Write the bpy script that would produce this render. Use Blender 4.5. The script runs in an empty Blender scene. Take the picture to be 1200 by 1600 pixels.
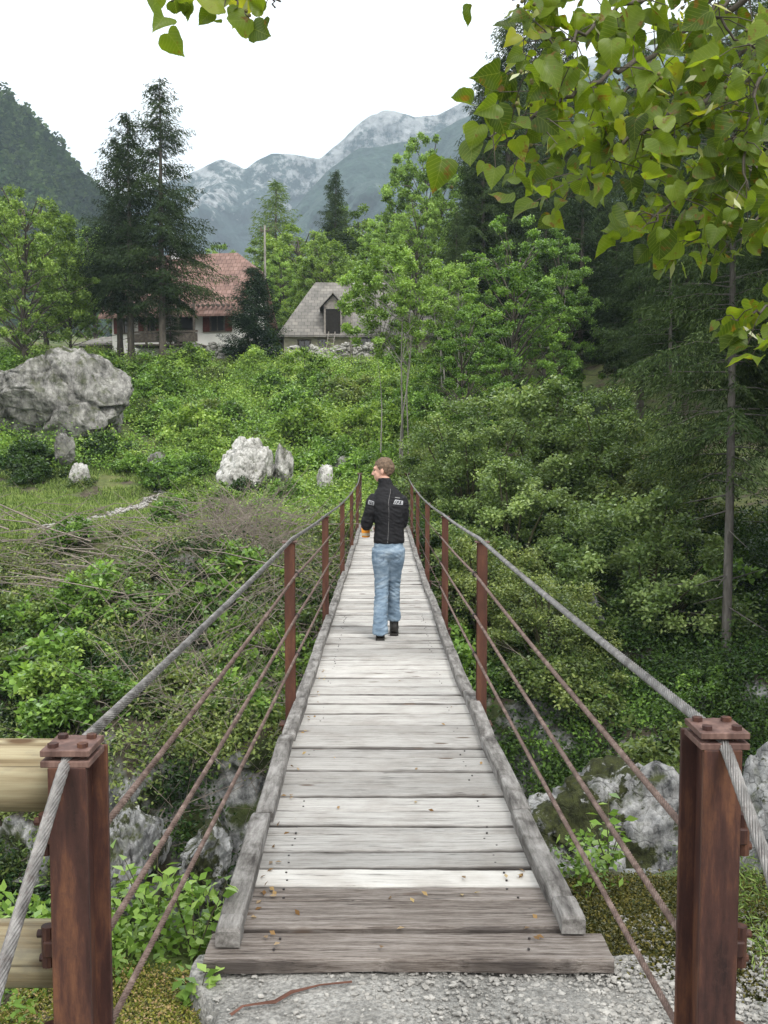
import bpy, bmesh, math, random
import numpy as np
from mathutils import Vector, Matrix, Quaternion
R = math.radians
random.seed(7)
scene = bpy.context.scene
COL = scene.collection

# ------------------------------------------------------------------ camera, sky, sun, exposure
CZ = 1.8                       # the camera's height above the near landing
F = 1556.0; PITCH = R(4.04)    # focal length in photo pixels, pitch below the horizon
cam_d = bpy.data.cameras.new('camera'); cam = bpy.data.objects.new('camera', cam_d); COL.objects.link(cam)
cam.location = (0, 0, CZ); cam.rotation_euler = (R(90) - PITCH, 0, 0)
cam_d.sensor_fit = 'VERTICAL'; cam_d.sensor_height = 36; cam_d.lens = F / 1600 * 36
cam_d.clip_start = 0.05; cam_d.clip_end = 20000
scene.camera = cam
scene.view_settings.view_transform = 'Standard'; scene.view_settings.look = 'None'
scene.view_settings.gamma = 1; scene.view_settings.exposure = 0.34
scene.render.resolution_x = 768; scene.render.resolution_y = 1024
SUN_EL, SUN_AZ = R(52), R(150)
world = bpy.data.worlds.new('World'); scene.world = world; world.use_nodes = True
wn = world.node_tree; wn.nodes.clear()
w_out = wn.nodes.new('ShaderNodeOutputWorld'); w_bg = wn.nodes.new('ShaderNodeBackground')
w_sky = wn.nodes.new('ShaderNodeTexSky'); w_sky.sky_type = 'NISHITA'; w_sky.sun_disc = False
w_sky.sun_elevation = SUN_EL; w_sky.sun_rotation = SUN_AZ
w_tc = wn.nodes.new('ShaderNodeTexCoord'); w_no = wn.nodes.new('ShaderNodeTexNoise')
w_no.inputs['Scale'].default_value = 2.2; w_no.inputs['Detail'].default_value = 5
w_mr = wn.nodes.new('ShaderNodeMapRange')
for k, v in ((1, .3), (2, .7), (3, .93), (4, 1.0)): w_mr.inputs[k].default_value = v
w_mx = wn.nodes.new('ShaderNodeMix'); w_mx.data_type = 'RGBA'
w_mx.inputs[7].default_value = (15.5, 15.6, 15.4, 1)          # the overcast cloud sheet
wn.links.new(w_tc.outputs['Generated'], w_no.inputs['Vector'])
wn.links.new(w_no.outputs[0], w_mr.inputs[0]); wn.links.new(w_mr.outputs[0], w_mx.inputs[0])
w_sp = wn.nodes.new('ShaderNodeSeparateXYZ'); wn.links.new(w_tc.outputs['Generated'], w_sp.inputs[0])
w_gr = wn.nodes.new('ShaderNodeMapRange'); w_gr.inputs[1].default_value = 0; w_gr.inputs[2].default_value = 1; w_gr.inputs[3].default_value = 1.15; w_gr.inputs[4].default_value = 1.40
w_vm = wn.nodes.new('ShaderNodeVectorMath'); w_vm.operation = 'SCALE'
wn.links.new(w_sp.outputs[2], w_gr.inputs[0]); wn.links.new(w_gr.outputs[0], w_vm.inputs['Scale'])
w_cl = wn.nodes.new('ShaderNodeMix'); w_cl.data_type = 'RGBA'; w_cl.inputs[6].default_value = (14.5, 14.4, 14.2, 1); w_cl.inputs[7].default_value = (16.0, 15.8, 15.4, 1)
wn.links.new(w_no.outputs[0], w_cl.inputs[0]); wn.links.new(w_cl.outputs[2], w_vm.inputs[0]); wn.links.new(w_vm.outputs[0], w_mx.inputs[7])
wn.links.new(w_sky.outputs[0], w_mx.inputs[6]); wn.links.new(w_mx.outputs[2], w_bg.inputs[0])
w_bg.inputs[1].default_value = 0.1
wn.links.new(w_bg.outputs[0], w_out.inputs[0])
sun_d = bpy.data.lights.new('sun', 'SUN'); sun_d.energy = 2.1; sun_d.angle = R(20); sun_d.color = (1, .96, .9)
sun = bpy.data.objects.new('sun', sun_d); COL.objects.link(sun)
sd = Vector((math.sin(SUN_AZ) * math.cos(SUN_EL), math.cos(SUN_AZ) * math.cos(SUN_EL), math.sin(SUN_EL)))
sun.rotation_euler = (-sd).to_track_quat('-Z', 'Y').to_euler()

# ------------------------------------------------------------------ measuring helpers
def ray(px, py):
    u = (px - 600) / F; v = (800 - py) / F
    return np.array([u, math.cos(PITCH) + v * math.sin(PITCH), -math.sin(PITCH) + v * math.cos(PITCH)])
def at(px, py, Y):
    d = ray(px, py); p = d * (Y / d[1]); return Vector((p[0], p[1], p[2] + CZ))
def gx(px, Y, py=650):
    d = ray(px, py); return d[0] * Y / d[1]

# ------------------------------------------------------------------ noise
_rs = np.random.RandomState(3)
_perm = _rs.permutation(256); _perm = np.concatenate([_perm, _perm, _perm])
_grad = _rs.normal(size=(256, 3)); _grad /= np.linalg.norm(_grad, axis=1)[:, None]
def pnoise(p):
    p = np.asarray(p, float); i = np.floor(p).astype(int); f = p - i; i &= 255
    w = f * f * f * (f * (f * 6 - 15) + 10); out = 0
    for dx in (0, 1):
        for dy in (0, 1):
            for dz in (0, 1):
                h = _perm[_perm[_perm[i[:, 0] + dx] + i[:, 1] + dy] + i[:, 2] + dz]
                g = _grad[h]; d = (g * (f - np.array([dx, dy, dz]))).sum(1)
                out = out + d * (w[:, 0] if dx else 1 - w[:, 0]) * (w[:, 1] if dy else 1 - w[:, 1]) * (w[:, 2] if dz else 1 - w[:, 2])
    return out
def fbm(p, oct=4, ridge=False):
    s = 0; a = 1.; p = np.asarray(p, float)
    for o in range(oct):
        n = pnoise(p + 17.3 * o)
        s = s + a * ((1 - 2 * np.abs(n) * 1.6) if ridge else n * 1.4); a *= .5; p = p * 2.03
    return s
def n2(x, y, sc, oct=3, off=0, ridge=False):
    x = np.asarray(x, float); y = np.asarray(y, float)
    return fbm(np.stack([x.ravel() * sc + off, y.ravel() * sc + off * 1.7, np.full(x.size, 3.3 + off)], 1), oct, ridge).reshape(x.shape)

# ------------------------------------------------------------------ objects
def set_props(o, label=None, cat=None, group=None, kind=None):
    if label: o['label'] = label
    if cat: o['category'] = cat
    if group: o['group'] = group
    if kind: o['kind'] = kind
    return o
def link(name, me, mat=None, parent=None, smooth=False):
    o = bpy.data.objects.new(name, me); COL.objects.link(o)
    if mat:
        for m in (mat if isinstance(mat, (list, tuple)) else [mat]): me.materials.append(m)
    if smooth: me.shade_smooth()
    if parent: o.parent = parent
    return o
def thing(name, label, cat, loc=(0, 0, 0), rz=0, group=None):
    o = bpy.data.objects.new(name, None); COL.objects.link(o); o.empty_display_size = .2
    o.location = loc; o.rotation_euler = (0, 0, rz)
    return set_props(o, label, cat, group)
def copy_tree(o, parent=None):
    c = o.copy(); COL.objects.link(c)
    if parent: c.parent = parent
    for ch in list(o.children): copy_tree(ch, c)
    return c
def npmesh(name, V, Q, tint=None):
    V = np.asarray(V, np.float32); Q = np.asarray(Q, np.int32)
    me = bpy.data.meshes.new(name); n, k = Q.shape
    me.vertices.add(len(V)); me.vertices.foreach_set('co', V.ravel())
    me.loops.add(n * k); me.loops.foreach_set('vertex_index', Q.ravel())
    me.polygons.add(n); me.polygons.foreach_set('loop_start', np.arange(0, n * k, k, dtype=np.int32))
    me.update(calc_edges=True)
    if tint is not None:
        a = me.attributes.new('tint', 'FLOAT', 'FACE'); a.data.foreach_set('value', np.asarray(tint, np.float32))
    return me
class MB:
    def __init__(s): s.v = []; s.f = []
    def add(s, V, Fs):
        b = len(s.v); s.v += [tuple(p) for p in V]; s.f += [tuple(i + b for i in f) for f in Fs]; return s
    def box(s, c, size, rot=None, bev=0):
        bm = bmesh.new(); bmesh.ops.create_cube(bm, size=1)
        for v in bm.verts: v.co = Vector((v.co.x * size[0], v.co.y * size[1], v.co.z * size[2]))
        if bev: bmesh.ops.bevel(bm, geom=bm.edges[:], offset=bev, segments=1, affect='EDGES')
        M = rot if rot is not None else Matrix.Identity(3)
        bm.verts.ensure_lookup_table()
        s.add([M @ v.co + Vector(c) for v in bm.verts], [[v.index for v in f.verts] for f in bm.faces]); bm.free(); return s
    def cyl(s, a, b, r0, r1=None, n=10):
        return s.tube([a, b], [r0, r0 if r1 is None else r1], n)
    def tube(s, P, rr, n=8, cap=True):
        P = [Vector(p) for p in P]; V = []; Fs = []
        up = None
        for i, p in enumerate(P):
            t = (P[min(i + 1, len(P) - 1)] - P[max(i - 1, 0)]).normalized()
            if up is None: up = Vector((0, 0, 1)) if abs(t.z) < .9 else Vector((1, 0, 0))
            x = up.cross(t)
            x = x.normalized() if x.length > 1e-6 else Vector((1, 0, 0)); y = t.cross(x).normalized(); up = y
            r = rr[i] if hasattr(rr, '__len__') else rr
            for k in range(n):
                a = 2 * math.pi * k / n; V.append(p + (x * math.cos(a) + y * math.sin(a)) * r)
        for i in range(len(P) - 1):
            for k in range(n): Fs.append((i * n + k, i * n + (k + 1) % n, (i + 1) * n + (k + 1) % n, (i + 1) * n + k))
        if cap: Fs.append(tuple(range(n))[::-1]); Fs.append(tuple((len(P) - 1) * n + k for k in range(n)))
        return s.add(V, Fs)
    def prism(s, poly, y0, y1):      # polygon in (x,z), extruded along y
        n = len(poly); V = [(x, y0, z) for x, z in poly] + [(x, y1, z) for x, z in poly]
        Fs = [tuple(range(n)), tuple(range(2 * n - 1, n - 1, -1))] + [(i, i + n, (i + 1) % n + n, (i + 1) % n) for i in range(n)]
        return s.add(V, Fs)
    def build(s, name, mat, parent=None, smooth=False):
        me = bpy.data.meshes.new(name); me.from_pydata(s.v, [], s.f); me.update()
        bm = bmesh.new(); bm.from_mesh(me); bmesh.ops.recalc_face_normals(bm, faces=bm.faces[:]); bm.to_mesh(me); bm.free()
        o = link(name, me, mat, parent)
        if smooth:
            me.shade_smooth()
        return o

# ------------------------------------------------------------------ materials
class NT:
    def __init__(s, name):
        s.m = bpy.data.materials.new(name); s.m.use_nodes = True; s.t = s.m.node_tree; s.t.nodes.clear()
        s.out = s.t.nodes.new('ShaderNodeOutputMaterial')
    def n(s, typ, **kw):
        x = s.t.nodes.new('ShaderNode' + typ)
        for k, v in kw.items():
            if k.startswith('i_'): x.inputs[k[2:].replace('_', ' ')].default_value = v
            else: setattr(x, k, v)
        return x
    def l(s, a, b): s.t.links.new(a, b)
    def coord(s, scale=(1, 1, 1), kind='Object', rnd=0):
        tc = s.n('TexCoord'); mp = s.n('Mapping'); mp.inputs['Scale'].default_value = scale
        s.l(tc.outputs[kind], mp.inputs['Vector'])
        if rnd:
            oi = s.n('ObjectInfo'); mu = s.n('Math', operation='MULTIPLY'); mu.inputs[1].default_value = rnd
            s.l(oi.outputs['Random'], mu.inputs[0]); s.l(mu.outputs[0], mp.inputs['Location'])
        return mp.outputs[0]
    def noise(s, vec, scale, detail=4, rough=.55):
        x = s.n('TexNoise'); x.inputs['Scale'].default_value = scale; x.inputs['Detail'].default_value = detail
        x.inputs['Roughness'].default_value = rough; s.l(vec, x.inputs['Vector']); return x.outputs[0]
    def ramp(s, fac, stops, mode='LINEAR'):
        x = s.n('ValToRGB'); cr = x.color_ramp; cr.interpolation = mode
        while len(cr.elements) < len(stops): cr.elements.new(.5)
        for e, (p, c) in zip(cr.elements, stops):
            e.position = p; e.color = tuple(c) + (1,) if len(c) == 3 else c
        s.l(fac, x.inputs[0]); return x.outputs[0]
    def mr(s, v, a, b, c=0., d=1.):
        x = s.n('MapRange'); 
        for k, q in enumerate((a, b, c, d)): x.inputs[k + 1].default_value = q
        s.l(v, x.inputs[0]); return x.outputs[0]
    def mix(s, f, a, b, blend='MIX'):
        x = s.n('Mix', data_type='RGBA', blend_type=blend)
        for v, k in ((f, 0), (a, 6), (b, 7)):
            if isinstance(v, (int, float)): x.inputs[k].default_value = v
            elif isinstance(v, tuple): x.inputs[k].default_value = v + (1,) if len(v) == 3 else v
            else: s.l(v, x.inputs[k])
        return x.outputs[2]
    def math(s, op, a, b=0.):
        x = s.n('Math', operation=op)
        for v, k in ((a, 0), (b, 1)):
            if isinstance(v, (int, float)): x.inputs[k].default_value = v
            else: s.l(v, x.inputs[k])
        return x.outputs[0]
    def bsdf(s, col, rough=.8, bump=None, bs=.3, bd=.02, metal=0, spec=.3):
        x = s.n('BsdfPrincipled'); x.inputs['Metallic'].default_value = metal; x.inputs['Specular IOR Level'].default_value = spec
        if isinstance(col, tuple): x.inputs['Base Color'].default_value = col + (1,)
        else: s.l(col, x.inputs['Base Color'])
        if isinstance(rough, (int, float)): x.inputs['Roughness'].default_value = rough
        else: s.l(rough, x.inputs['Roughness'])
        if bump is not None:
            b = s.n('Bump'); b.inputs['Strength'].default_value = bs; b.inputs['Distance'].default_value = bd
            s.l(bump, b.inputs['Height']); s.l(b.outputs[0], x.inputs['Normal'])
        s.l(x.outputs[0], s.out.inputs[0]); return s.m
def leaf_mat(name, dark, mid, light, trans=.35, gloss=.04, big=1.2):
    t = NT(name); a = t.n('Attribute', attribute_name='tint'); g = t.n('NewGeometry')
    oi = t.n('ObjectInfo')
    v = t.math('ADD', a.outputs['Fac'], t.math('MULTIPLY', t.math('SUBTRACT', oi.outputs['Random'], .5), .25))
    n = t.noise(g.outputs['Position'], big, 2)
    v = t.math('ADD', v, t.math('MULTIPLY', t.math('SUBTRACT', n, .5), .7))
    c = t.ramp(v, [(0.05, dark), (.5, mid), (.95, light)])
    d = t.n('BsdfDiffuse'); t.l(c, d.inputs[0])
    tr = t.n('BsdfTranslucent'); t.l(t.mix(1., c, (1.25, 1.25, .6), 'MULTIPLY'), tr.inputs[0])
    m1 = t.n('MixShader'); m1.inputs[0].default_value = trans; t.l(d.outputs[0], m1.inputs[1]); t.l(tr.outputs[0], m1.inputs[2])
    gl = t.n('BsdfGlossy'); gl.inputs['Roughness'].default_value = .5; gl.inputs[0].default_value = (.7, .75, .7, 1)
    fr = t.n('LayerWeight'); fr.inputs[0].default_value = .15
    m2 = t.n('MixShader'); t.l(t.math('MULTIPLY', fr.outputs[0], gloss * 3), m2.inputs[0]); t.l(m1.outputs[0], m2.inputs[1]); t.l(gl.outputs[0], m2.inputs[2])
    t.l(m2.outputs[0], t.out.inputs[0]); return t.m
M = {}
M['broad'] = leaf_mat('broad leaves', (0.045, 0.078, 0.020), (0.162, 0.259, 0.059), (0.348, 0.478, 0.122), gloss=.05)
M['ash'] = leaf_mat('ash leaves', (0.068, 0.121, 0.028), (0.215, 0.341, 0.077), (0.408, 0.583, 0.173), gloss=.05)
M['willow'] = leaf_mat('grey green leaves', (0.054, 0.098, 0.027), (0.167, 0.247, 0.079), (0.360, 0.460, 0.181), gloss=.05)
M['maple'] = leaf_mat('maple leaves', (0.042, 0.086, 0.019), (0.147, 0.267, 0.056), (0.328, 0.509, 0.116), gloss=.06)
M['under'] = leaf_mat('undergrowth leaves', (0.049, 0.092, 0.022), (0.184, 0.298, 0.065), (0.421, 0.564, 0.149), big=.5, gloss=.04)
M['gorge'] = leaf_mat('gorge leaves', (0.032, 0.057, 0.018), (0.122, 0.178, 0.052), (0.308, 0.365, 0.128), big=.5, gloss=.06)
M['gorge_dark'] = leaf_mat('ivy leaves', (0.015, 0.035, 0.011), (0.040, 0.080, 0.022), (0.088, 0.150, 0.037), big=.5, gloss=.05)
M['spruce'] = leaf_mat('spruce needles', (.012, .022, .009), (.028, .046, .018), (.055, .085, .030), trans=.12, gloss=.015)
M['fir'] = leaf_mat('fir needles', (.016, .030, .011), (.036, .060, .020), (.075, .11, .038), trans=.15, gloss=.015)
M['yew'] = leaf_mat('yew needles', (.010, .021, .011), (.022, .042, .020), (.045, .07, .035), trans=.1, gloss=.015)
M['larch'] = leaf_mat('larch needles', (0.072, 0.120, 0.036), (0.120, 0.192, 0.054), (0.192, 0.264, 0.084), trans=.3)
M['grass'] = leaf_mat('grass blades', (0.056, 0.095, 0.023), (0.154, 0.235, 0.063), (0.309, 0.386, 0.135), big=.35)
M['linden'] = leaf_mat('linden leaves', (.045, .085, .012), (.11, .18, .022), (.24, .33, .04), trans=.5, gloss=.2, big=5)
M['bract'] = leaf_mat('linden bracts', (.30, .34, .14), (.42, .45, .25), (.55, .57, .42), trans=.4)
M['weed'] = leaf_mat('weed leaves', (.08, .15, .03), (.17, .29, .06), (.30, .43, .12), big=6)
M['moss'] = leaf_mat('moss tufts', (.025, .028, .008), (.07, .07, .018), (.15, .13, .04), trans=.2, big=8)
M['sedum'] = leaf_mat('stonecrop', (.09, .11, .02), (.24, .24, .05), (.44, .28, .18), trans=.2, big=14)
def bark(name, c0, c1, sc=9):
    t = NT(name); v = t.coord((1, 1, .25)); n = t.noise(v, sc, 6, .7)
    return t.bsdf(t.ramp(n, [(.3, c0), (.7, c1)]), .9, n, .6, .04)
M['bark'] = bark('bark', (.035, .028, .022), (.13, .115, .095))
M['bark_pale'] = bark('pale bark', (.10, .095, .08), (.27, .26, .23))
M['bark_mid'] = bark('grey bark', (.05, .045, .04), (.16, .15, .135))
M['twig'] = bark('dead twig', (.10, .08, .065), (.27, .235, .20), 20)
M['stem'] = bark('green stem', (.03, .035, .015), (.10, .09, .05))

def rock_mat(name, moss=.5, base=((.10, .10, .095), (.30, .295, .28), (.50, .495, .475)), sc=1.0, wet=0.):
    t = NT(name); g = t.n('NewGeometry'); v = g.outputs['Position']
    n1 = t.noise(v, 1.1 * sc, 8, .62); n2_ = t.noise(v, 7 * sc, 8, .7)
    w = t.n('Mapping'); w.inputs['Scale'].default_value = (3.2 * sc, 3.2 * sc, .8 * sc); t.l(v, w.inputs[0])
    st = t.noise(w.outputs[0], 1.4, 6, .7)
    f = t.math('ADD', t.math('MULTIPLY', n1, .5), t.math('MULTIPLY', st, .5))
    c = t.ramp(f, [(.38, base[0]), (.46, base[1]), (.58, base[2])])
    c = t.mix(1., c, t.ramp(n2_, [(.3, (.55, .55, .53)), (.62, (1.12, 1.12, 1.1))]), 'MULTIPLY')
    vo = t.n('TexVoronoi', feature='DISTANCE_TO_EDGE'); vo.inputs['Scale'].default_value = 1.5 * sc
    wv = t.n('VectorMath', operation='ADD'); t.l(v, wv.inputs[0]); nn = t.n('TexNoise'); nn.inputs['Scale'].default_value = 2 * sc; t.l(v, nn.inputs['Vector']); t.l(nn.outputs[1], wv.inputs[1])
    t.l(wv.outputs[0], vo.inputs['Vector'])
    cr = t.mr(vo.outputs[0], 0, .035, .62, 1)
    c = t.mix(1., c, cr, 'MULTIPLY')
    sep = t.n('SeparateXYZ'); t.l(g.outputs['Normal'], sep.inputs[0])
    nm = t.noise(v, 1.9 * sc, 5, .6)
    mf = t.math('MULTIPLY', t.mr(sep.outputs[2], -.3, .8), t.mr(nm, .62 - .22 * moss, .72 - .2 * moss))
    mossc = t.ramp(n2_, [(.3, (.012, .018, .006)), (.65, (.060, .070, .020))])
    c = t.mix(mf, c, mossc)
    if wet:
        np_ = t.noise(v, .8, 9, .72); c = t.mix(t.mr(np_, .525, .55), c, t.ramp(n2_, [(.35, (.010, .012, .005)), (.62, (.050, .058, .018))]))
    h = t.math('ADD', t.math('MULTIPLY', n2_, .5), t.math('ADD', t.math('MULTIPLY', st, .8), t.math('MULTIPLY', cr, .3)))
    return t.bsdf(c, .92, h, .9, .10 / sc)
M['rock'] = rock_mat('limestone', .62, ((.045, .045, .040), (.16, .157, .150), (.33, .325, .31)))
M['rock_white'] = rock_mat('white limestone', .3, ((.10, .095, .085), (.32, .315, .30), (.56, .555, .54)), 1.3)
M['rock_gorge'] = rock_mat('gorge rock', .5, ((.05, .052, .055), (.21, .214, .22), (.38, .385, .39)), 1.2, wet=1.)
M['rock_small'] = rock_mat('wall stone', .2, ((.12, .12, .11), (.33, .32, .30), (.5, .5, .48)), 3)

def ground_mat():
    t = NT('hill ground'); g = t.n('NewGeometry'); v = g.outputs['Position']
    n1 = t.noise(v, .35, 6, .6); n2_ = t.noise(v, 5, 6, .7); n3 = t.noise(v, 1.2, 5, .6)
    grass = t.ramp(n1, [(.35, (.035, .060, .015)), (.5, (.075, .105, .028)), (.65, (.14, .15, .055))])
    soil = t.ramp(n2_, [(.3, (.035, .028, .018)), (.7, (.12, .10, .07))])
    c = t.mix(t.mr(n3, .5, .62), grass, soil)
    c = t.mix(1., c, t.ramp(n2_, [(.3, (.6, .6, .6)), (.7, (1.2, 1.2, 1.2))]), 'MULTIPLY')
    sep = t.n('SeparateXYZ'); t.l(g.outputs['Normal'], sep.inputs[0])
    steep = t.mr(sep.outputs[2], .80, .62)
    w = t.n('Mapping'); w.inputs['Scale'].default_value = (2.2, 2.2, .7); t.l(v, w.inputs[0]); st = t.noise(w.outputs[0], 1.3, 8, .7)
    rk = t.ramp(t.math('ADD', t.math('MULTIPLY', st, .55), t.math('MULTIPLY', n2_, .45)), [(.40, (.035, .036, .035)), (.50, (.20, .205, .205)), (.60, (.43, .43, .42))])
    rk = t.mix(t.mr(n3, .50, .58), rk, t.ramp(n2_, [(.3, (.015, .022, .008)), (.7, (.055, .07, .02))]))
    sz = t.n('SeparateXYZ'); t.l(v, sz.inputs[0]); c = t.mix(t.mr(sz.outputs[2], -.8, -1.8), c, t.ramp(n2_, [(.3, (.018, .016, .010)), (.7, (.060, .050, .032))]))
    c = t.mix(steep, c, rk)
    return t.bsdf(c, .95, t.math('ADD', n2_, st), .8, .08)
M['ground'] = ground_mat()

def wood_mat(name, c0, c1, c2, purple=0.):
    t = NT(name); oi = t.n('ObjectInfo')
    v = t.coord((1.1, 26, 26), rnd=50)
    n1 = t.noise(v, 1.6, 9, .74)
    v2 = t.coord((4.5, 110, 110), rnd=20); n2_ = t.noise(v2, 2., 6, .8)
    n3 = t.noise(t.coord((1, 1, 1), rnd=9), 3.5, 5, .6)
    f = t.math('ADD', t.math('MULTIPLY', n1, .40), t.math('MULTIPLY', n2_, .60))
    c = t.ramp(f, [(.38, c0), (.47, c1), (.60, c2)])
    val = t.mr(oi.outputs['Random'], 0, 1, .66, 1.10)
    c = t.mix(1., c, val, 'MULTIPLY')
    c = t.mix(t.mr(n3, .45, .68, 0, .55), c, t.mix(1., c, (.62, .58, .55), 'MULTIPLY'))
    crk = t.ramp(t.math('ADD', t.math('MULTIPLY', n1, .6), t.math('MULTIPLY', n2_, .4)), [(.36, (.10, .09, .085)), (.415, (1, 1, 1))])
    c = t.mix(1., c, crk, 'MULTIPLY')
    n4 = t.noise(t.coord((.45, 26, 26), rnd=70), 1.3, 3, .5); n5 = t.noise(t.coord((1, 4, 4), rnd=33), 2.5, 2)
    ln = t.math('SUBTRACT', 1., t.mr(t.math('ABSOLUTE', t.math('SUBTRACT', n4, .5)), 0, .012)); ln = t.math('MULTIPLY', ln, t.mr(n5, .42, .60))
    c = t.mix(ln, c, (.035, .030, .028)); f = t.math('SUBTRACT', f, t.math('MULTIPLY', ln, .5))
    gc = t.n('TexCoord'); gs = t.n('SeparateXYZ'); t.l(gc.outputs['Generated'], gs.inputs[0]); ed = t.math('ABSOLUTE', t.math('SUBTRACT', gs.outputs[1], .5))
    ed = t.math('ADD', ed, t.math('MULTIPLY', t.math('SUBTRACT', n5, .5), .10)); c = t.mix(t.mr(ed, .435, .49, 0, .85), c, (.045, .038, .035))  # plank edges darker: shade at uneven joints put into the colour, with joint dirt
    kn = t.n('TexVoronoi'); kn.inputs['Scale'].default_value = 1.; t.l(t.coord((2.2, 6, 6), rnd=15), kn.inputs['Vector']); c = t.mix(t.mr(kn.outputs[0], .13, .07), c, (.10, .075, .06))
    return t.bsdf(c, .85, f, .7, .006, spec=.2)
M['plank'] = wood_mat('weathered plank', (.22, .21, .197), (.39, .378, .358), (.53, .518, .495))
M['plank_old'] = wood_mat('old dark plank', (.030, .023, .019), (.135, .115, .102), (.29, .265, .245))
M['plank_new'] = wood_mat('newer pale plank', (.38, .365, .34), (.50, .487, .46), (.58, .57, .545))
def wood_y(name, c0, c1, c2):
    t = NT(name); v = t.coord((10, 1.6, 10), rnd=50); n1 = t.noise(v, 2.2, 9, .72)
    n3 = t.noise(t.coord(rnd=9), 9, 5, .65)
    c = t.ramp(n1, [(.34, c0), (.48, c1), (.64, c2)])
    c = t.mix(t.mr(n3, .5, .66, 0, .7), c, t.mix(1., c, (.4, .38, .36), 'MULTIPLY'))
    return t.bsdf(c, .9, n1, .5, .005, spec=.15)
M['kerb'] = wood_y('kerb timber', (.065, .06, .057), (.155, .148, .14), (.28, .27, .26))
def rust_mat(name, a, b, c, metal=.0, rough=.6):
    t = NT(name); v = t.coord((14, 14, 2.2), rnd=30); n1 = t.noise(v, 1.3, 8, .72); n2_ = t.noise(t.coord(rnd=10), 60, 4, .7)
    col = t.ramp(n1, [(.32, a), (.50, b), (.66, c)])
    col = t.mix(t.mr(n2_, .52, .72, 0, .6), col, (.055, .028, .024))
    return t.bsdf(col, t.mr(n1, .3, .7, rough - .12, rough + .15), n2_, .25, .002, metal=metal, spec=.22)
M['rust'] = rust_mat('rusty beam', (.020, .012, .012), (.052, .024, .020), (.125, .056, .032))
M['rust_red'] = rust_mat('red rusty post', (.045, .021, .015), (.080, .034, .023), (.125, .058, .034), rough=.8)
M['rust_plate'] = rust_mat('rusty cap plate', (.055, .032, .028), (.115, .068, .058), (.20, .125, .105))
M['rope_rust'] = rust_mat('rusty wire rope', (.065, .045, .038), (.14, .098, .084), (.25, .19, .165), .2)
M['rope_steel'] = rust_mat('grey steel wire rope', (.085, .08, .078), (.19, .185, .18), (.33, .32, .31), .4, .5)
M['dark_metal'] = NT('dark metal').bsdf((.03, .025, .024), .55, spec=.5)
def simple(name, col, rough=.8, sc=8, amp=.35, bs=.2, bd=.01):
    t = NT(name); n1 = t.noise(t.coord(rnd=5), sc, 6, .6)
    lo = tuple(c * (1 - amp) for c in col); hi = tuple(min(1, c * (1 + amp)) for c in col)
    return t.bsdf(t.ramp(n1, [(.3, lo), (.7, hi)]), rough, n1, bs, bd)
def log_mat():
    t = NT('peeled log'); v = t.coord((1.0, 24, 24)); n1 = t.noise(v, 1.2, 6, .6)
    c = t.ramp(n1, [(.32, (.10, .07, .035)), (.45, (.25, .20, .12)), (.62, (.40, .36, .24))])
    c = t.mix(1., c, t.ramp(t.noise(t.coord((.35, 40, 40)), 1.2, 3, .5), [(.34, (.22, .2, .18)), (.39, (1, 1, 1))]), 'MULTIPLY')
    kn = t.n('TexVoronoi'); kn.inputs['Scale'].default_value = 1.; t.l(t.coord((3.2, 7, 7)), kn.inputs['Vector']); c = t.mix(t.mr(kn.outputs[0], .16, .09), c, (.10, .06, .03))
    c = t.mix(t.mr(t.noise(t.coord((1.5, 4, 4)), 2.2, 6, .7), .48, .66, 0, .7), c, (.17, .16, .13))
    return t.bsdf(c, .8, n1, .5, .005)
M['log'] = log_mat()
def concrete():
    t = NT('rough concrete'); v = t.coord(); n1 = t.noise(v, 3, 8, .7); n2_ = t.noise(v, 60, 6, .7)
    vo = t.n('TexVoronoi'); vo.inputs['Scale'].default_value = 70; t.l(v, vo.inputs['Vector'])
    c = t.ramp(n1, [(.3, (.13, .127, .118)), (.6, (.29, .285, .27))])
    c = t.mix(1., c, t.ramp(n2_, [(.35, (.5, .5, .5)), (.6, (1.25, 1.25, 1.25))]), 'MULTIPLY')
    return t.bsdf(c, .9, t.math('ADD', n2_, vo.outputs[0]), .7, .012)
M['concrete'] = concrete()
M['pebble'] = simple('pebble', (.27, .262, .245), .8, 25, .55)
M['white_wall'] = simple('white plaster', (.72, .72, .69), .9, 1.2, .10)
M['beige_wall'] = simple('beige plaster', (.42, .40, .31), .9, 1.2, .2)
M['dark_in'] = simple('dark interior', (.02, .018, .016), .9)
M['shutter'] = simple('dark red shutter', (.12, .03, .022), .7)
M['house_wood'] = simple('weathered house wood', (.10, .085, .07), .9, 6, .5)
M['grey_wood'] = simple('grey dormer boards', (.24, .22, .20), .9, 6, .4)
def roof_mat(name, a, b, c, row, col):
    t = NT(name); v = t.coord(kind='UV'); 
    br = t.n('TexBrick'); br.offset = .5; br.inputs['Color1'].default_value = a + (1,); br.inputs['Color2'].default_value = b + (1,); br.inputs['Mortar'].default_value = c + (1,)
    br.inputs['Scale'].default_value = 1; br.inputs['Brick Width'].default_value = col; br.inputs['Row Height'].default_value = row; br.inputs['Mortar Size'].default_value = .025
    t.l(v, br.inputs['Vector']); n1 = t.noise(t.coord(), 1.1, 6, .6)
    cc = t.mix(1., br.outputs[0], t.ramp(n1, [(.3, (.65, .65, .65)), (.7, (1.3, 1.28, 1.25))]), 'MULTIPLY')
    return t.bsdf(cc, .85, br.outputs[1], -.6, .05)
M['roof_red'] = roof_mat('red roof tiles', (.19, .118, .10), (.25, .165, .142), (.12, .075, .062), .34, .3)
M['roof_grey'] = roof_mat('grey slate roof', (.155, .15, .14), (.215, .205, .19), (.12, .115, .105), .34, .4)

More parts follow.
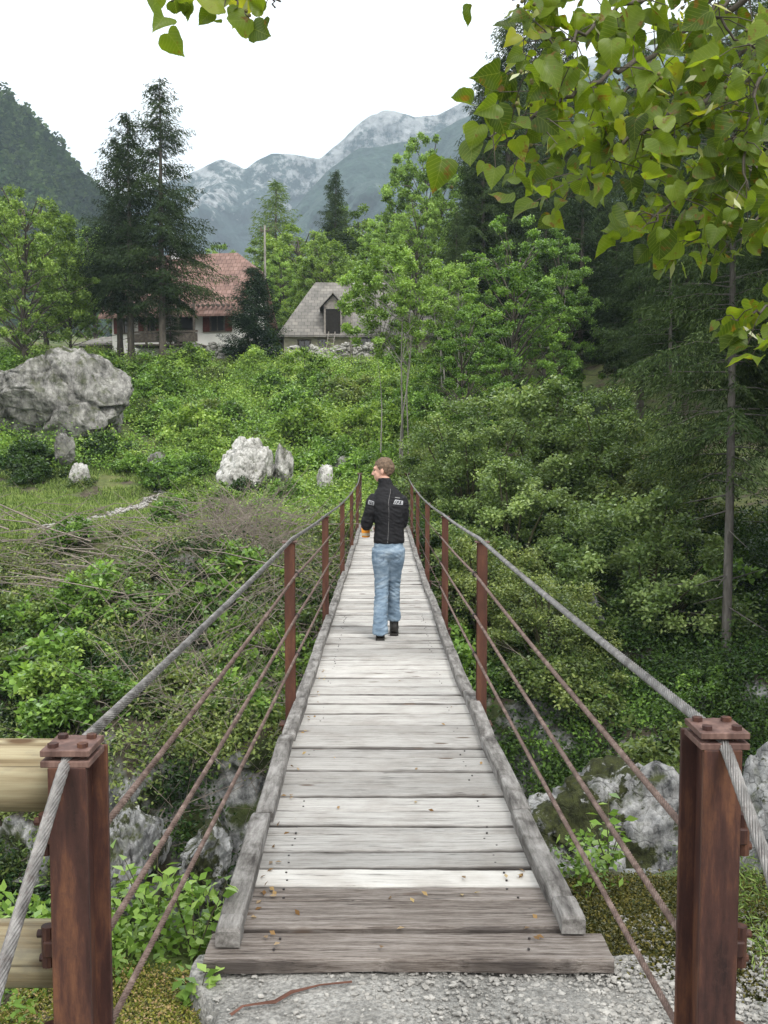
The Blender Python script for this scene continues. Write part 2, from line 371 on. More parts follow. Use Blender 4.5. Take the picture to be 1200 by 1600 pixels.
# ------------------------------------------------------------------ terrain
PY = [26, 30, 35, 42, 50, 56, 61, 80, 120, 400, 3000]
PZ = [-.6, -.42, .05, 2.1, 4.9, 6.35, 6.85, 8.0, 12, 30, 60]
def edge_y(x): return 25.5 + 1.2 * np.sin(x * .23 + 1.) + .8 * np.sin(x * .61) + np.clip((x - 2) * .10, 0, 1.5)
def height(x, y):
    x = np.asarray(x, float); y = np.asarray(y, float); shp = np.broadcast(x, y).shape
    x = np.broadcast_to(x, shp).copy(); y = np.broadcast_to(y, shp).copy()
    e = edge_y(x)
    hill = np.interp(y + (26 - e) * np.clip((34 - y) / 8, 0, 1), PY, PZ)
    hill += np.clip(x - 9, 0, 60) * .34 * np.clip((y - 22) / 20, 0, 1) + np.clip(-x - 16, 0, 200) * .12 * np.clip((y - 40) / 20, 0, 1)
    hill += n2(x, y, .16, 3) * .45 * np.clip((y - 27) / 6, 0, 1)
    s = e - y                                         # metres out over the gorge from the far edge
    slope = np.interp(s, [0, 2.5, 5.5, 9.0, 10.2, 11.8, 13.5], [-.6, -1.45, -2.9, -4.2, -6.0, -9.4, -11.2])
    slope += n2(x, y, .42, 4, 5) * 1.0 * np.clip(s / 2, 0, 1)
    rz = n2(x, y, .33, 4, 9, True)
    slope += rz * .5 * np.clip((s - 6) / 2, 0, 1)
    near_e = 4.15 + .35 * np.sin(x * 1.3) + n2(x, np.zeros_like(x), .8, 3) * .35
    d = y - near_e
    near = np.interp(d, [-1.0, 0, .35, .9, 2.6], [0, -.14, -.7, -3.2, -11.4]) - .045
    near += n2(x, y, 1.6, 3, 2) * .05
    z = np.where(y > 14 - 4, np.where(s > 0, slope, hill), near)
    mid = (y >= near_e + 2.4) & (s > 12.5)
    return np.where(mid, -11.4 + n2(x, y, .5, 3) * .3, z)
def ground(x, y): return float(height(np.array([float(x)]), np.array([float(y)]))[0])
xs = np.concatenate([-np.geomspace(3500, 24, 34), np.arange(-23, 23.01, .2), np.geomspace(24, 3500, 34)])
ys = np.concatenate([-np.geomspace(60, 1, 8), np.arange(-.6, 8, .12), np.arange(8, 30, .18), np.arange(30, 66, .4), np.geomspace(67, 3600, 50)])
X, Y = np.meshgrid(xs, ys); Z = height(X, Y)
# overhangs on the cliff band: push vertices about with 3-D noise
P = np.stack([X, Y, Z], -1).reshape(-1, 3)
cl = (np.clip((edge_y(P[:, 0]) - P[:, 1] - 6.5) / 2.5, 0, 1) * (P[:, 1] > 9))
P[:, 1] += cl * fbm(P * .55 + 3, 4) * 1.1; P[:, 0] += cl * fbm(P * .7 + 31, 3) * .5
nx, ny = len(xs), len(ys); I = np.arange(nx * ny).reshape(ny, nx)
Q = np.stack([I[:-1, :-1], I[:-1, 1:], I[1:, 1:], I[1:, :-1]], -1).reshape(-1, 4)
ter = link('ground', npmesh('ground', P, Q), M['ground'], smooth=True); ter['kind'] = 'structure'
# river far down in the gorge
t = NT('river water'); t.bsdf((.03, .09, .085), .08, t.noise(t.coord(), 3, 4), .2, .05, spec=.6); M['water'] = t.m
wt = MB().add([(-60, 5.5, -10.9), (60, 5.5, -10.9), (60, 15, -10.9), (-60, 15, -10.9)], [(0, 1, 2, 3)]).build('river', M['water']); wt['kind'] = 'structure'

# ------------------------------------------------------------------ mountains
def mountain(name, prof, Yc, slope, base_z, mat, nz, nsc, npx=200, nt=70, seed=0):
    px = np.array([p[0] for p in prof], float); py = np.array([p[1] for p in prof], float)
    s = np.linspace(px[0], px[-1], npx); top = np.interp(s, px, py); kk = max(3, int(npx * 8 / (px[-1] - px[0]))); top = np.convolve(np.pad(top, kk, mode='edge'), np.hanning(2 * kk + 1) / np.hanning(2 * kk + 1).sum(), 'valid')
    crest = np.array([at(a, b, Yc) for a, b in zip(s, top)])
    cx, czz = crest[:, 0], crest[:, 2]
    V = np.zeros((nt, npx, 3))
    for i in range(nt):
        f = i / (nt - 1) * 1.25
        ff = min(f, 1); hz = base_z + (czz - base_z) * (ff if f <= 1 else 1 - (f - 1) * 2.2)
        V[i, :, 0] = cx; V[i, :, 1] = Yc - (czz - base_z) / slope * (1 - f); V[i, :, 2] = hz
    flat = V.reshape(-1, 3)
    rel = np.clip((flat[:, 2] - base_z) / 60, 0, 1)
    nz_ = fbm(np.stack([flat[:, 0] * nsc + seed, flat[:, 1] * nsc, flat[:, 2] * nsc * .25], 1), 6, True)
    flat[:, 1] += (nz_ - .4) * nz * 1.2 * rel * np.repeat(np.clip((1.0 - np.linspace(0, 1.25, nt)) * 5, 0, 1), npx); 
    small = fbm(np.stack([flat[:, 0] * nsc * 2.2, flat[:, 1] * nsc, flat[:, 2] * nsc * 2.2], 1) + seed, 6)
    flat[:, 2] += small * nz * .085 * rel
    I = np.arange(nt * npx).reshape(nt, npx)
    Q = np.stack([I[:-1, :-1], I[:-1, 1:], I[1:, 1:], I[1:, :-1]], -1).reshape(-1, 4)
    o = link(name, npmesh(name, flat, Q), mat, smooth=True); o['kind'] = 'structure'; return o
def mount_mat(name, sc, rockiness, forest=((.018, .035, .022), (.05, .085, .045))):
    t = NT(name); g = t.n('NewGeometry'); v = g.outputs['Position']
    n1 = t.noise(v, sc * 9, 9, .75); n2_ = t.noise(v, sc, 8, .62)
    vo = t.n('TexVoronoi'); vo.inputs['Scale'].default_value = sc * 14; t.l(v, vo.inputs['Vector'])
    fo = t.ramp(n1, [(.35, forest[0]), (.65, forest[1])])
    rk = t.ramp(n1, [(.38, (.07, .075, .08)), (.56, (.40, .405, .40))])
    sep = t.n('SeparateXYZ'); t.l(v, sep.inputs[0])
    hi = t.math('MULTIPLY', t.mr(sep.outputs[2], 250, 620, 0, .16), rockiness)
    m = t.mr(t.math('ADD', t.math('ADD', t.math('MULTIPLY', n2_, .5), t.math('MULTIPLY', n1, .5)), hi), .56, .60)
    c = t.mix(t.math('MULTIPLY', m, rockiness), fo, rk)
    return t.bsdf(c, .95, t.math('ADD', n1, vo.outputs[0]), 1., 3.5 / (sc * 100))
far = mountain('far_mountains', [(120, 330), (230, 300), (300, 268), (322, 256), (345, 246), (368, 256), (384, 266), (400, 252), (424, 242), (458, 245), (500, 250), (516, 236), (540, 212), (560, 190), (578, 178), (600, 170), (622, 176), (652, 187), (684, 182), (705, 168), (735, 150), (800, 120), (880, 100), (960, 80), (1010, 62), (1060, 50), (1100, 36), (1130, 18), (1200, -20), (1400, -90)],
         1700, .75, 10, mount_mat('far mountain slopes', .006, 1., ((.007, .022, .022), (.022, .055, .042))), 90, .0035, 420, 150, 4)
# a nearer spur in front of the big peak
spur = mountain('mountain_spur', [(430, 420), (455, 330), (480, 300), (515, 262), (560, 232), (610, 228), (660, 225), (710, 190), (780, 150), (900, 120), (1100, 60), (1300, 0)],
         1250, .8, 10, mount_mat('spur slopes', .008, .35, ((.010, .030, .026), (.032, .072, .048))), 60, .005, 300, 110, 11)
lh = mountain('wooded_hill', [(-700, -260), (-400, -120), (-150, 40), (-60, 108), (0, 152), (30, 178), (62, 203), (90, 234), (112, 262), (135, 294), (170, 330), (230, 400), (300, 460)],
         420, 1.0, 10, mount_mat('wooded hill slopes', .03, .0, ((.006, .016, .007), (.028, .052, .018))), 14, .02, 520, 260, 21)

co = np.empty(len(lh.data.vertices) * 3, np.float32); lh.data.vertices.foreach_get('co', co); LHV = co.reshape(-1, 3).astype(float)
# ------------------------------------------------------------------ foliage machinery
def unit(a): return a / (np.linalg.norm(a, axis=-1, keepdims=True) + 1e-9)
def leaf_quads(P, L, W, rng, up=.5, D=None, fold=.18):
    n = len(P); L = np.broadcast_to(L, (n,))[:, None]; W = np.broadcast_to(W, (n,))[:, None]
    N = unit(rng.normal(size=(n, 3)) + np.array([0, 0, up * 2.]))
    if D is None: T = rng.normal(size=(n, 3))
    else: T = D
    T = T - (T * N).sum(1, keepdims=True) * N if D is None else T
    T = unit(T); B = unit(np.cross(N, T)); N = np.cross(T, B)
    a = P; b = P + T * L * .45 + B * W * .5 + N * W * fold; c = P + T * L; d = P + T * L * .45 - B * W * .5 + N * W * fold
    V = np.stack([a, b, c, d], 1).reshape(-1, 3)
    return V, np.arange(n * 4).reshape(n, 4)
def foliage(name, P, L, W, mat, parent=None, rng=None, up=.5, D=None, tint=None):
    V, Q = leaf_quads(P, L, W, rng, up, D)
    if tint is None: tint = rng.rand(len(P))
    return link(name, npmesh(name, V, Q, tint), mat, parent)
def clump_points(rng, C, rad, n, flat=.7, sub=16):
    """leaves gathered in little sprays about each clump centre"""
    k = len(C); out = []; tn = []
    m = rng.randint(0, k, n); dirs = unit(rng.normal(size=(n, 3)))
    s = rng.randint(0, sub, n)
    spray = unit(rng.normal(size=(k, sub, 3))) * (rng.rand(k, sub, 1) ** .5)
    rr = np.broadcast_to(rad, (k,))[m][:, None]
    P = C[m] + (spray[m, s] * .6 + dirs * (rng.rand(n, 1) ** .6) * .62) * rr * np.array([1, 1, flat])
    base = rng.rand(k)[m] * .45 + rng.rand(n) * .55
    return P, base
def add_trunk(mb, rng, h, r, lean=(0, 0), wob=.1, top=.15, n=8, segs=9, x0=(0, 0, 0)):
    pts = []; rad = []
    ph = rng.rand(2) * 6
    for i in range(segs + 1):
        f = i / segs
        pts.append((x0[0] + lean[0] * f * h + math.sin(f * 4 + ph[0]) * wob * f, x0[1] + lean[1] * f * h + math.cos(f * 5 + ph[1]) * wob * f, x0[2] + f * h - (.3 if i == 0 else 0)))
        rad.append(r * ((1 - f) ** .8 * (1 - top) + top) * (1.25 if i == 0 else 1))
    mb.tube(pts, rad, n); return pts
def broadleaf(name, h, cr, cb, nclump, nleaf, ls, mat, seed, label=None, cat='tree', rt=.13, barkm='bark', shape=(1, 1), fill=.75, trunks=1, flat=.75):
    """tapered trunk(s), limbs to each clump, leaves in clumps"""
    rng = np.random.RandomState(seed)
    o = thing(name, label or name, cat)
    mb = MB(); allp = []
    for k in range(trunks):
        a = rng.rand() * 6.3; sp = 0 if trunks == 1 else .55
        allp.append(add_trunk(mb, rng, h * .74 * (1 if k == 0 else rng.uniform(.7, 1)), rt * (1 if k == 0 else .7), (math.cos(a) * .05 * (trunks > 1), math.sin(a) * .05 * (trunks > 1)), .25, x0=(math.cos(a) * sp, math.sin(a) * sp, 0)))
    C = []; 
    while len(C) < nclump:
        d = rng.normal(size=3); d /= np.linalg.norm(d); d *= rng.uniform(.35, 1) ** fill
        z = cb + (h - cb) * (d[2] * .5 + .5)
        f = (z - cb) / (h - cb); w = cr * (np.sin(np.pi * min(1, f * .82 + .14)) ** .7)
        hd = math.hypot(d[0], d[1]) + 1e-6
        rr = rng.uniform(.15, 1) ** .6 * w * rng.uniform(.8, 1.12)
        C.append((d[0] / hd * rr * shape[0], d[1] / hd * rr * shape[1], z))
    C = np.array(C)
    for c in C[: min(len(C), 70)]:
        tp = allp[rng.randint(len(allp))]
        zz = max(c[2] - np.linalg.norm(c[:2]) * .7, cb * .6); j = min(range(len(tp)), key=lambda i: abs(tp[i][2] - zz))
        a = np.array(tp[j]); mid = (a + c) / 2 + rng.normal(size=3) * .12 * cr + np.array([0, 0, .05 * h])
        mb.tube([a, mid, c], [rt * .30, rt * .17, rt * .06], 5, False)
    mb.build('trunk', M[barkm], o, True)
    rad = (cr * 2.2 / (nclump ** .42)) * rng.uniform(.6, 1.1, len(C)) * .55
    Pn, tn = clump_points(rng, C, rad, nleaf, flat)
    foliage('crown', Pn, ls * rng.uniform(.7, 1.3, nleaf), ls * .6, mat, o, rng, .6, tint=tn)
    return o
def conifer(name, h, cr, cb, seed, mat, label=None, ls=.28, dens=1., droop=.35, rt=.2, gap=.33, irr=.25, barkm='bark', dead=0, nw=.21):
    rng = np.random.RandomState(seed); o = thing(name, label or name, 'tree'); mb = MB()
    tp = add_trunk(mb, rng, h, rt, (0, 0), .08, .03, 8, 12)
    PP = []; DD = []; tt = []
    z = cb
    while z < h - .15:
        f = (z - cb) / (h - cb)
        Lm = cr * ((1 - f) ** .75) * min(1, .55 + f * 3) + .12
        nb = 4 + int(rng.rand() * 3)
        for b in range(nb):
            a = rng.rand() * 6.283; L = Lm * rng.uniform(1 - irr * 1.6, 1 + irr)
            if L < .1: continue
            dr = np.array([math.cos(a), math.sin(a), 0]); z0 = z + rng.uniform(-.15, .15)
            dk = droop * rng.uniform(.6, 1.4) * (1 - f * .9)
            path = lambda s: np.array([dr[0] * L * s, dr[1] * L * s, z0 + L * (.18 * f * s - dk * s * s * .9 + .25 * dk * s ** 4 + .12 * s)])
            mb.tube([path(0), path(.35), path(.6)], [rt * .12 * (1 - f) + .008, .010, .004], 4, False)
            side = np.array([-dr[1], dr[0], 0]); ns = max(3, int(L / .2 * dens)); shade = rng.rand() * .4
            for s in np.linspace(.12, 1, ns):
                p = path(s); 
                for sg in (-1, 1):
                    tl = (1.05 - s) * L * .42 + .14
                    tl *= rng.uniform(.6, 1.2)
                    dirv = dr * .75 + side * sg * .8 + np.array([0, 0, -.28 - .5 * droop]); dirv /= np.linalg.norm(dirv)
                    m = max(2, int(tl / (ls * .42)))
                    q = np.linspace(0, 1, m)[:, None]
                    pts = p + dirv * tl * q + np.array([0, 0, -1.]) * (q ** 2) * tl * .25
                    for rep_ in range(2):
                        PP.append(pts + rng.normal(size=(m, 3)) * ls * .16); DD.append(dirv + rng.normal(size=(m, 3)) * .42 + np.array([0, 0, -.22])); tt.append(shade + rng.rand(m) * .6)
        z += gap * rng.uniform(.7, 1.3) * (1 - .45 * f)
    for k in range(dead):
        z = rng.uniform(.12, 1) * cb; a = rng.rand() * 6.28; L = rng.uniform(.4, 1.6)
        mb.tube([(0, 0, z), (math.cos(a) * L, math.sin(a) * L, z - rng.uniform(-.1, .4))], [.02, .006], 4, False)
    mb.build('trunk', M[barkm], o, True)
    PP = np.concatenate(PP); n = len(PP)
    foliage('crown', PP, ls * rng.uniform(.7, 1.3, n), ls * nw, mat, o, rng, .3, D=np.concatenate(DD), tint=np.concatenate(tt))
    return o
def bush(name, r, h, nclump, nleaf, ls, mat, seed, label='bush', stems=8, flat=.8):
    rng = np.random.RandomState(seed); o = thing(name, label, 'bush'); mb = MB()
    d = unit(rng.normal(size=(nclump, 3))); d[:, 2] = np.abs(d[:, 2]) 
    C = d * (rng.rand(nclump, 1) ** .35) * np.array([r, r, h * .82]); C[:, 2] += .08 * h
    for c in C[:stems * 3]:
        mb.tube([(c[0] * .12, c[1] * .12, -.2), (c[0] * .6, c[1] * .6, c[2] * .6), c], [.03 * r, .018 * r, .008], 4, False)
    mb.build('stem', M['stem'], o, True)
    rad = r * 1.5 / nclump ** .4 * rng.uniform(.55, 1.05, nclump)
    Pn, tn = clump_points(rng, C, rad, nleaf, flat)
    foliage('foliage', Pn, ls * rng.uniform(.7, 1.3, nleaf), ls * .62, mat, o, rng, .7, tint=tn)
    return o
_rg = random.Random(99)
def put(proto, x, y, s=1., label=None, group=None, first=[None], z=None, cat=None, sz=None, sink=0., used=set(), rz=None):
    o = proto if proto.name not in used else copy_tree(proto)
    used.add(proto.name)
    o.location = (x, y, (ground(x, y) if z is None else z) - sink)
    o.rotation_euler = (0, 0, _rg.uniform(0, 6.28) if rz is None else rz); o.scale = (s, s, s * (sz or 1))
    if label: o['label'] = label
    if group: o['group'] = group
    if cat: o['category'] = cat
    return o

# crowns of the far-off wood that covers the hill
rngw = np.random.RandomState(6); grid = LHV.reshape(260, 520, 3)[20:206]
ii = rngw.uniform(0, 185, 15000); jj = rngw.uniform(0, 518, 15000); i0 = ii.astype(int); j0 = jj.astype(int); fi = (ii - i0)[:, None]; fj = (jj - j0)[:, None]
Cw = grid[i0, j0] * (1 - fi) * (1 - fj) + grid[i0 + 1, j0] * fi * (1 - fj) + grid[i0, j0 + 1] * (1 - fi) * fj + grid[i0 + 1, j0 + 1] * fi * fj
Cw = Cw[(Cw[:, 2] > 15)]; nw_ = len(Cw); per = 34; hh_ = rngw.uniform(3.5, 9, nw_); m_ = np.repeat(np.arange(nw_), per)
f_ = rngw.rand(nw_ * per); an = rngw.rand(nw_ * per) * 6.283; rr_ = (1 - f_ * .85) * hh_[m_] * .38
Pw = Cw[m_] + np.stack([np.cos(an) * rr_, np.sin(an) * rr_, f_ * hh_[m_]], 1)
M['wood'] = leaf_mat('wood foliage', (.022, .048, .014), (.060, .105, .032), (.12, .18, .055), big=.02, gloss=.0)
set_props(foliage('far_wood', Pw, 1.9, 2.2, M['wood'], None, rngw, .6, tint=rngw.rand(nw_)[m_] * .7 + rngw.rand(nw_ * per) * .3), 'dark wood covering the steep hillside on the left', 'wood', kind='stuff')

# ------------------------------------------------------------------ buildings
def uvquad(me):
    uv = me.uv_layers.new(name='UVMap')
    for p in me.polygons:
        n = p.normal; a = Vector((0, 0, 1)).cross(n)
        a = a.normalized() if a.length > 1e-4 else Vector((1, 0, 0)); b = n.cross(a)
        for li in p.loop_indices:
            c = me.vertices[me.loops[li].vertex_index].co; uv.data[li].uv = (c.dot(a), c.dot(b))
def roof_mesh(name, faces, mat, parent, th=.12):
    V = []; Fs = []
    for f in faces:
        b = len(V); n = (Vector(f[1]) - Vector(f[0])).cross(Vector(f[2]) - Vector(f[0])).normalized()
        if n.z < 0: f = f[::-1]; n = -n
        k = len(f); V += [Vector(p) for p in f] + [Vector(p) - Vector((0, 0, th)) for p in f]
        Fs.append(tuple(range(b, b + k))); Fs.append(tuple(range(b + 2 * k - 1, b + k - 1, -1)))
        for i in range(k): Fs.append((b + i, b + k + i, b + k + (i + 1) % k, b + (i + 1) % k))
    me = bpy.data.meshes.new(name); me.from_pydata(V, [], Fs); me.update(); uvquad(me)
    return link(name, me, mat, parent)
def window(parent, x, z, w, h, y, fmat, shutters=False, name='window'):
    f = MB()
    for (cx, cz_, sx, sz_) in ((0, h / 2, w + .16, .08), (0, -h / 2, w + .16, .08), (-w / 2, 0, .08, h - .08), (w / 2, 0, .08, h - .08), (0, 0, .05, h - .08)):
        f.box((x + cx, y - .03, z + cz_), (sx, .10, sz_))
    wo = f.build(name, fmat, parent)
    MB().box((x, y + .0, z), (w - .08, .05, h - .08)).build('pane', M['pane'], wo)
    if shutters:
        for sg in (-1, 1):
            s = MB().box((x + sg * (w * .78 + .04), y - .05, z), (w * .5, .05, h + .06))
            for k in range(6): s.box((x + sg * (w * .78 + .04), y - .085, z - h / 2 + (k + .5) * h / 6), (w * .42, .02, h / 9))
            s.build('shutter', M['shutter'], wo)
    return wo
t = NT('window pane'); t.bsdf((.035, .035, .035), .15, spec=.6); M['pane'] = t.m

# white house, long side to the camera, half-hipped red roof (local: x along the facade, y into the house)
HX, HY = gx(374, 60), 60.0
house = thing('farmhouse', 'white farmhouse with red tiled half-hipped roof and dark red shutters behind the spruces', 'house', (HX, HY, 0), R(-11))
gz = 6.9 - .0
ez = at(385, 474, 60).z; rzh = ez + 3.5; Lh = 8.1; Dh = 5.4; base = 5.3
# local x from -Lh to 0, y from 0 to Dh
w = MB()
w.prism([(-Lh, base), (0, base), (0, ez + .1), (-Lh, ez + .1)], 0, Dh)
w.add([(-.001, 0, ez), (-.001, Dh, ez), (-.001, Dh * .66, ez + 2.1), (-.001, Dh * .34, ez + 2.1), (-.3, 0, ez), (-.3, Dh, ez), (-.3, Dh * .66, ez + 2.1), (-.3, Dh * .34, ez + 2.1)], [(0, 1, 2, 3), (7, 6, 5, 4), (0, 3, 7, 4), (1, 5, 6, 2), (3, 2, 6, 7)])
w.build('wall', M['white_wall'], house)
o_, oy = .55, .7; yE, yR = -oy, Dh / 2; sl = (rzh - ez) / (Dh / 2); zE = ez - oy * sl * .75
zh = rzh - 1.2; yh0 = yR - 1.2 / sl; yh1 = yR + 1.2 / sl
L0, L1 = -Lh - o_, o_
roof_mesh('roof', [[(L0, yE, zE), (L1, yE, zE), (L1, yh0, zh), (L1 - 1.5, yR, rzh), (L0 + 1.5, yR, rzh), (L0, yh0, zh)],
                   [(L1, yh0, zh), (L1, yh1, zh), (L1 - 1.5, yR, rzh)], [(L0, yh1, zh), (L0, yh0, zh), (L0 + 1.5, yR, rzh)],
                   [(L1, Dh + oy, zE), (L0, Dh + oy, zE), (L0, yh1, zh), (L0 + 1.5, yR, rzh), (L1 - 1.5, yR, rzh), (L1, yh1, zh)]], M['roof_red'], house)
rt_ = MB()
for k in range(26): rt_.box((-Lh + .1 + k * Lh / 25.8, -.35, ez - .02 - .12), (.10, .7, .12))
rt_.build('rafter', M['house_wood'], house)
for x_, w_ in ((-1.3, .85), (-5.6, .7), (-7.3, .6)): window(house, x_, ez - 1.05, w_, 1.15, -.01, M['house_wood'], True)
dr_ = MB().box((-3.4, -.03, ez - 1.45), (1.3, .08, 2.1)).build('door', M['dark_in'], house)
MB().box((-3.4, -.08, ez - 1.0), (.9, .03, .8)).build('pane', M['pane'], dr_)
bal = MB()
for k in range(5): bal.box((-6.2 + k * 1.0, -1.5, ez - 1.2), (.12, .12, 2.6))
bal.box((-4.2, -1.5, ez - 1.75), (4.4, .1, .12)); bal.box((-4.2, -1.5, ez - 2.1), (4.4, .06, .5)); bal.box((-4.2, -.75, ez - 2.5), (4.4, 1.5, .1))
bal.build('porch', M['house_wood'], house)
MB().box((-5, yR, rzh + .3), (.6, .6, 1.2)).box((-5, yR, rzh + .95), (.75, .75, .12)).build('chimney', M['white_wall'], house)

# grey barn
barn = thing('barn', 'low beige barn with grey slate hipped roof and open dark dormer hatch', 'barn', (gx(437, 64), 64.0, 0), R(2))
be = at(437, 516, 64).z; bl = 10.5; bD = 7.4; rz2 = at(484, 440, 67.5).z
w = MB().prism([(0.3, base), (bl, base), (bl, be + .1), (.3, be + .1)], 0, bD); w.build('wall', M['beige_wall'], barn)
roof_mesh('roof', [[(-.1, -.5, be - .35), (bl + .5, -.5, be - .35), (bl - 1.2, bD / 2, rz2), (2.2, bD / 2, rz2), (.9, 1.2, be + 1.35)],
                   [(-.1, bD + .5, be - .35), (-.1, -.5, be - .35), (.9, 1.2, be + 1.35), (2.2, bD / 2, rz2)],
                   [(bl + .5, -.5, be - .35), (bl + .5, bD + .5, be - .35), (bl - 1.2, bD / 2, rz2)],
                   [(bl + .5, bD + .5, be - .35), (-.1, bD + .5, be - .35), (2.2, bD / 2, rz2), (bl - 1.2, bD / 2, rz2)]], M['roof_grey'], barn)
dx = gx(521, 64) - gx(437, 64)
dm = MB(); dm.box((dx - .52, .55, be + .55), (.12, 2.0, 1.75)); dm.box((dx + .52, .55, be + .55), (.12, 2.0, 1.75)); dm.box((dx, -.40, be + 1.42), (1.15, .1, .25))
dm.prism([(dx - .62, be + 1.5), (dx + .62, be + 1.5), (dx, be + 2.15)], -.42, 1.6)
d_ = dm.build('dormer', M['grey_wood'], barn)
MB().box((dx, .2, be + .5), (.92, 1.2, 1.65)).build('hatch', M['dark_in'], d_)
roof_mesh('dormer_roof', [[(dx - .85, -.7, be + 1.38), (dx, -.7, be + 2.32), (dx, 2.6, be + 2.32), (dx - .85, 2.6, be + 1.38)], [(dx + .85, -.7, be + 1.38), (dx, -.7, be + 2.32), (dx, 2.6, be + 2.32), (dx + .85, 2.6, be + 1.38)]], M['roof_grey'], d_, .08)
window(barn, 1.6, be - .95, .75, .65, -.01, M['house_wood']); window(barn, 2.75, be - .8, .5, .5, -.01, M['grey_wood']); window(barn, 5.6, be - .75, .9, .9, -.01, M['house_wood']); window(barn, 7.6, be - .75, .9, .9, -.01, M['house_wood'])
lad = thing('wooden_ladder', 'short wooden ladder leaning under the barn dormer hatch', 'ladder', (0, 0, 0))
la = MB(); bx = gx(519, 63.4); 
for sg in (-.2, .2): la.cyl((bx + sg - .25, 63.0, be - 2.0), (bx + sg, 63.45, be - .15), .035, n=6)
la.build('side_rail', M['grey_wood'], lad); lr = MB()
for k in range(6):
    f = (k + .5) / 6; lr = MB(); lr.cyl((bx - .45 + .25 * f, 63.0 + .45 * f, be - 2.0 + 1.85 * f), (bx - .05 + .25 * f, 63.0 + .45 * f, be - 2.0 + 1.85 * f), .022, n=6); lr.build('rung', M['grey_wood'], lad)
# small shed by the left end of the house
shed = thing('shed', 'small low grey shed by the left end of the white farmhouse', 'shed', (gx(160, 66), 66, 0), R(-15)); sz_ = at(160, 535, 66).z
MB().prism([(-1.6, sz_ - 2.2), (1.4, sz_ - 2.2), (1.4, sz_), (-1.6, sz_)], 0, 3).build('wall', M['house_wood'], shed)
roof_mesh('roof', [[(-1.9, -.4, sz_ - .1), (1.7, -.4, sz_ - .1), (1.7, 3.4, sz_ + .75), (-1.9, 3.4, sz_ + .75)]], M['roof_grey'], shed)

# poles
def pole(px, Y_, ytop, r, mat, label, lamp=False, lean=0):
    x = gx(px, Y_); g = ground(x, Y_); zt = at(px, ytop, Y_).z
    o = thing('utility_pole', label, 'pole', (x, Y_, g))
    MB().tube([(0, 0, -.5), (lean * .5, 0, (zt - g) * .5), (lean, 0, zt - g)], [r, r * .9, r * .7], 8).build('post', mat, o, True)
    if lamp:
        lp = MB(); bm = bmesh.new(); bmesh.ops.create_uvsphere(bm, u_segments=12, v_segments=8, radius=.19)
        lp.add([v.co + Vector((.28, -.1, zt - g)) for v in bm.verts], [[v.index for v in f.verts] for f in bm.faces]); bm.free()
        lp.build('lamp_globe', M['lamp'], o, True)
        MB().cyl((0, 0, zt - g - .1), (.3, -.1, zt - g - .05), .03).build('arm', M['dark_metal'], o)
    else:
        c = MB().box((0, 0, zt - g - .3), (.5, .07, .07))
        for sg in (-.2, .2): c.cyl((sg, 0, zt - g - .27), (sg, 0, zt - g - .1), .04)
        c.build('crossbar', M['house_wood'], o)
    return o
M['lamp'] = NT('white globe').bsdf((.8, .8, .8), .3)
pole(416, 55, 352, .075, M['bark_pale'], 'tall thin pale pole standing before the dark yew')
pole(549, 57, 446, .085, M['grey_wood'], 'wooden pole with a white globe in front of the barn', True)

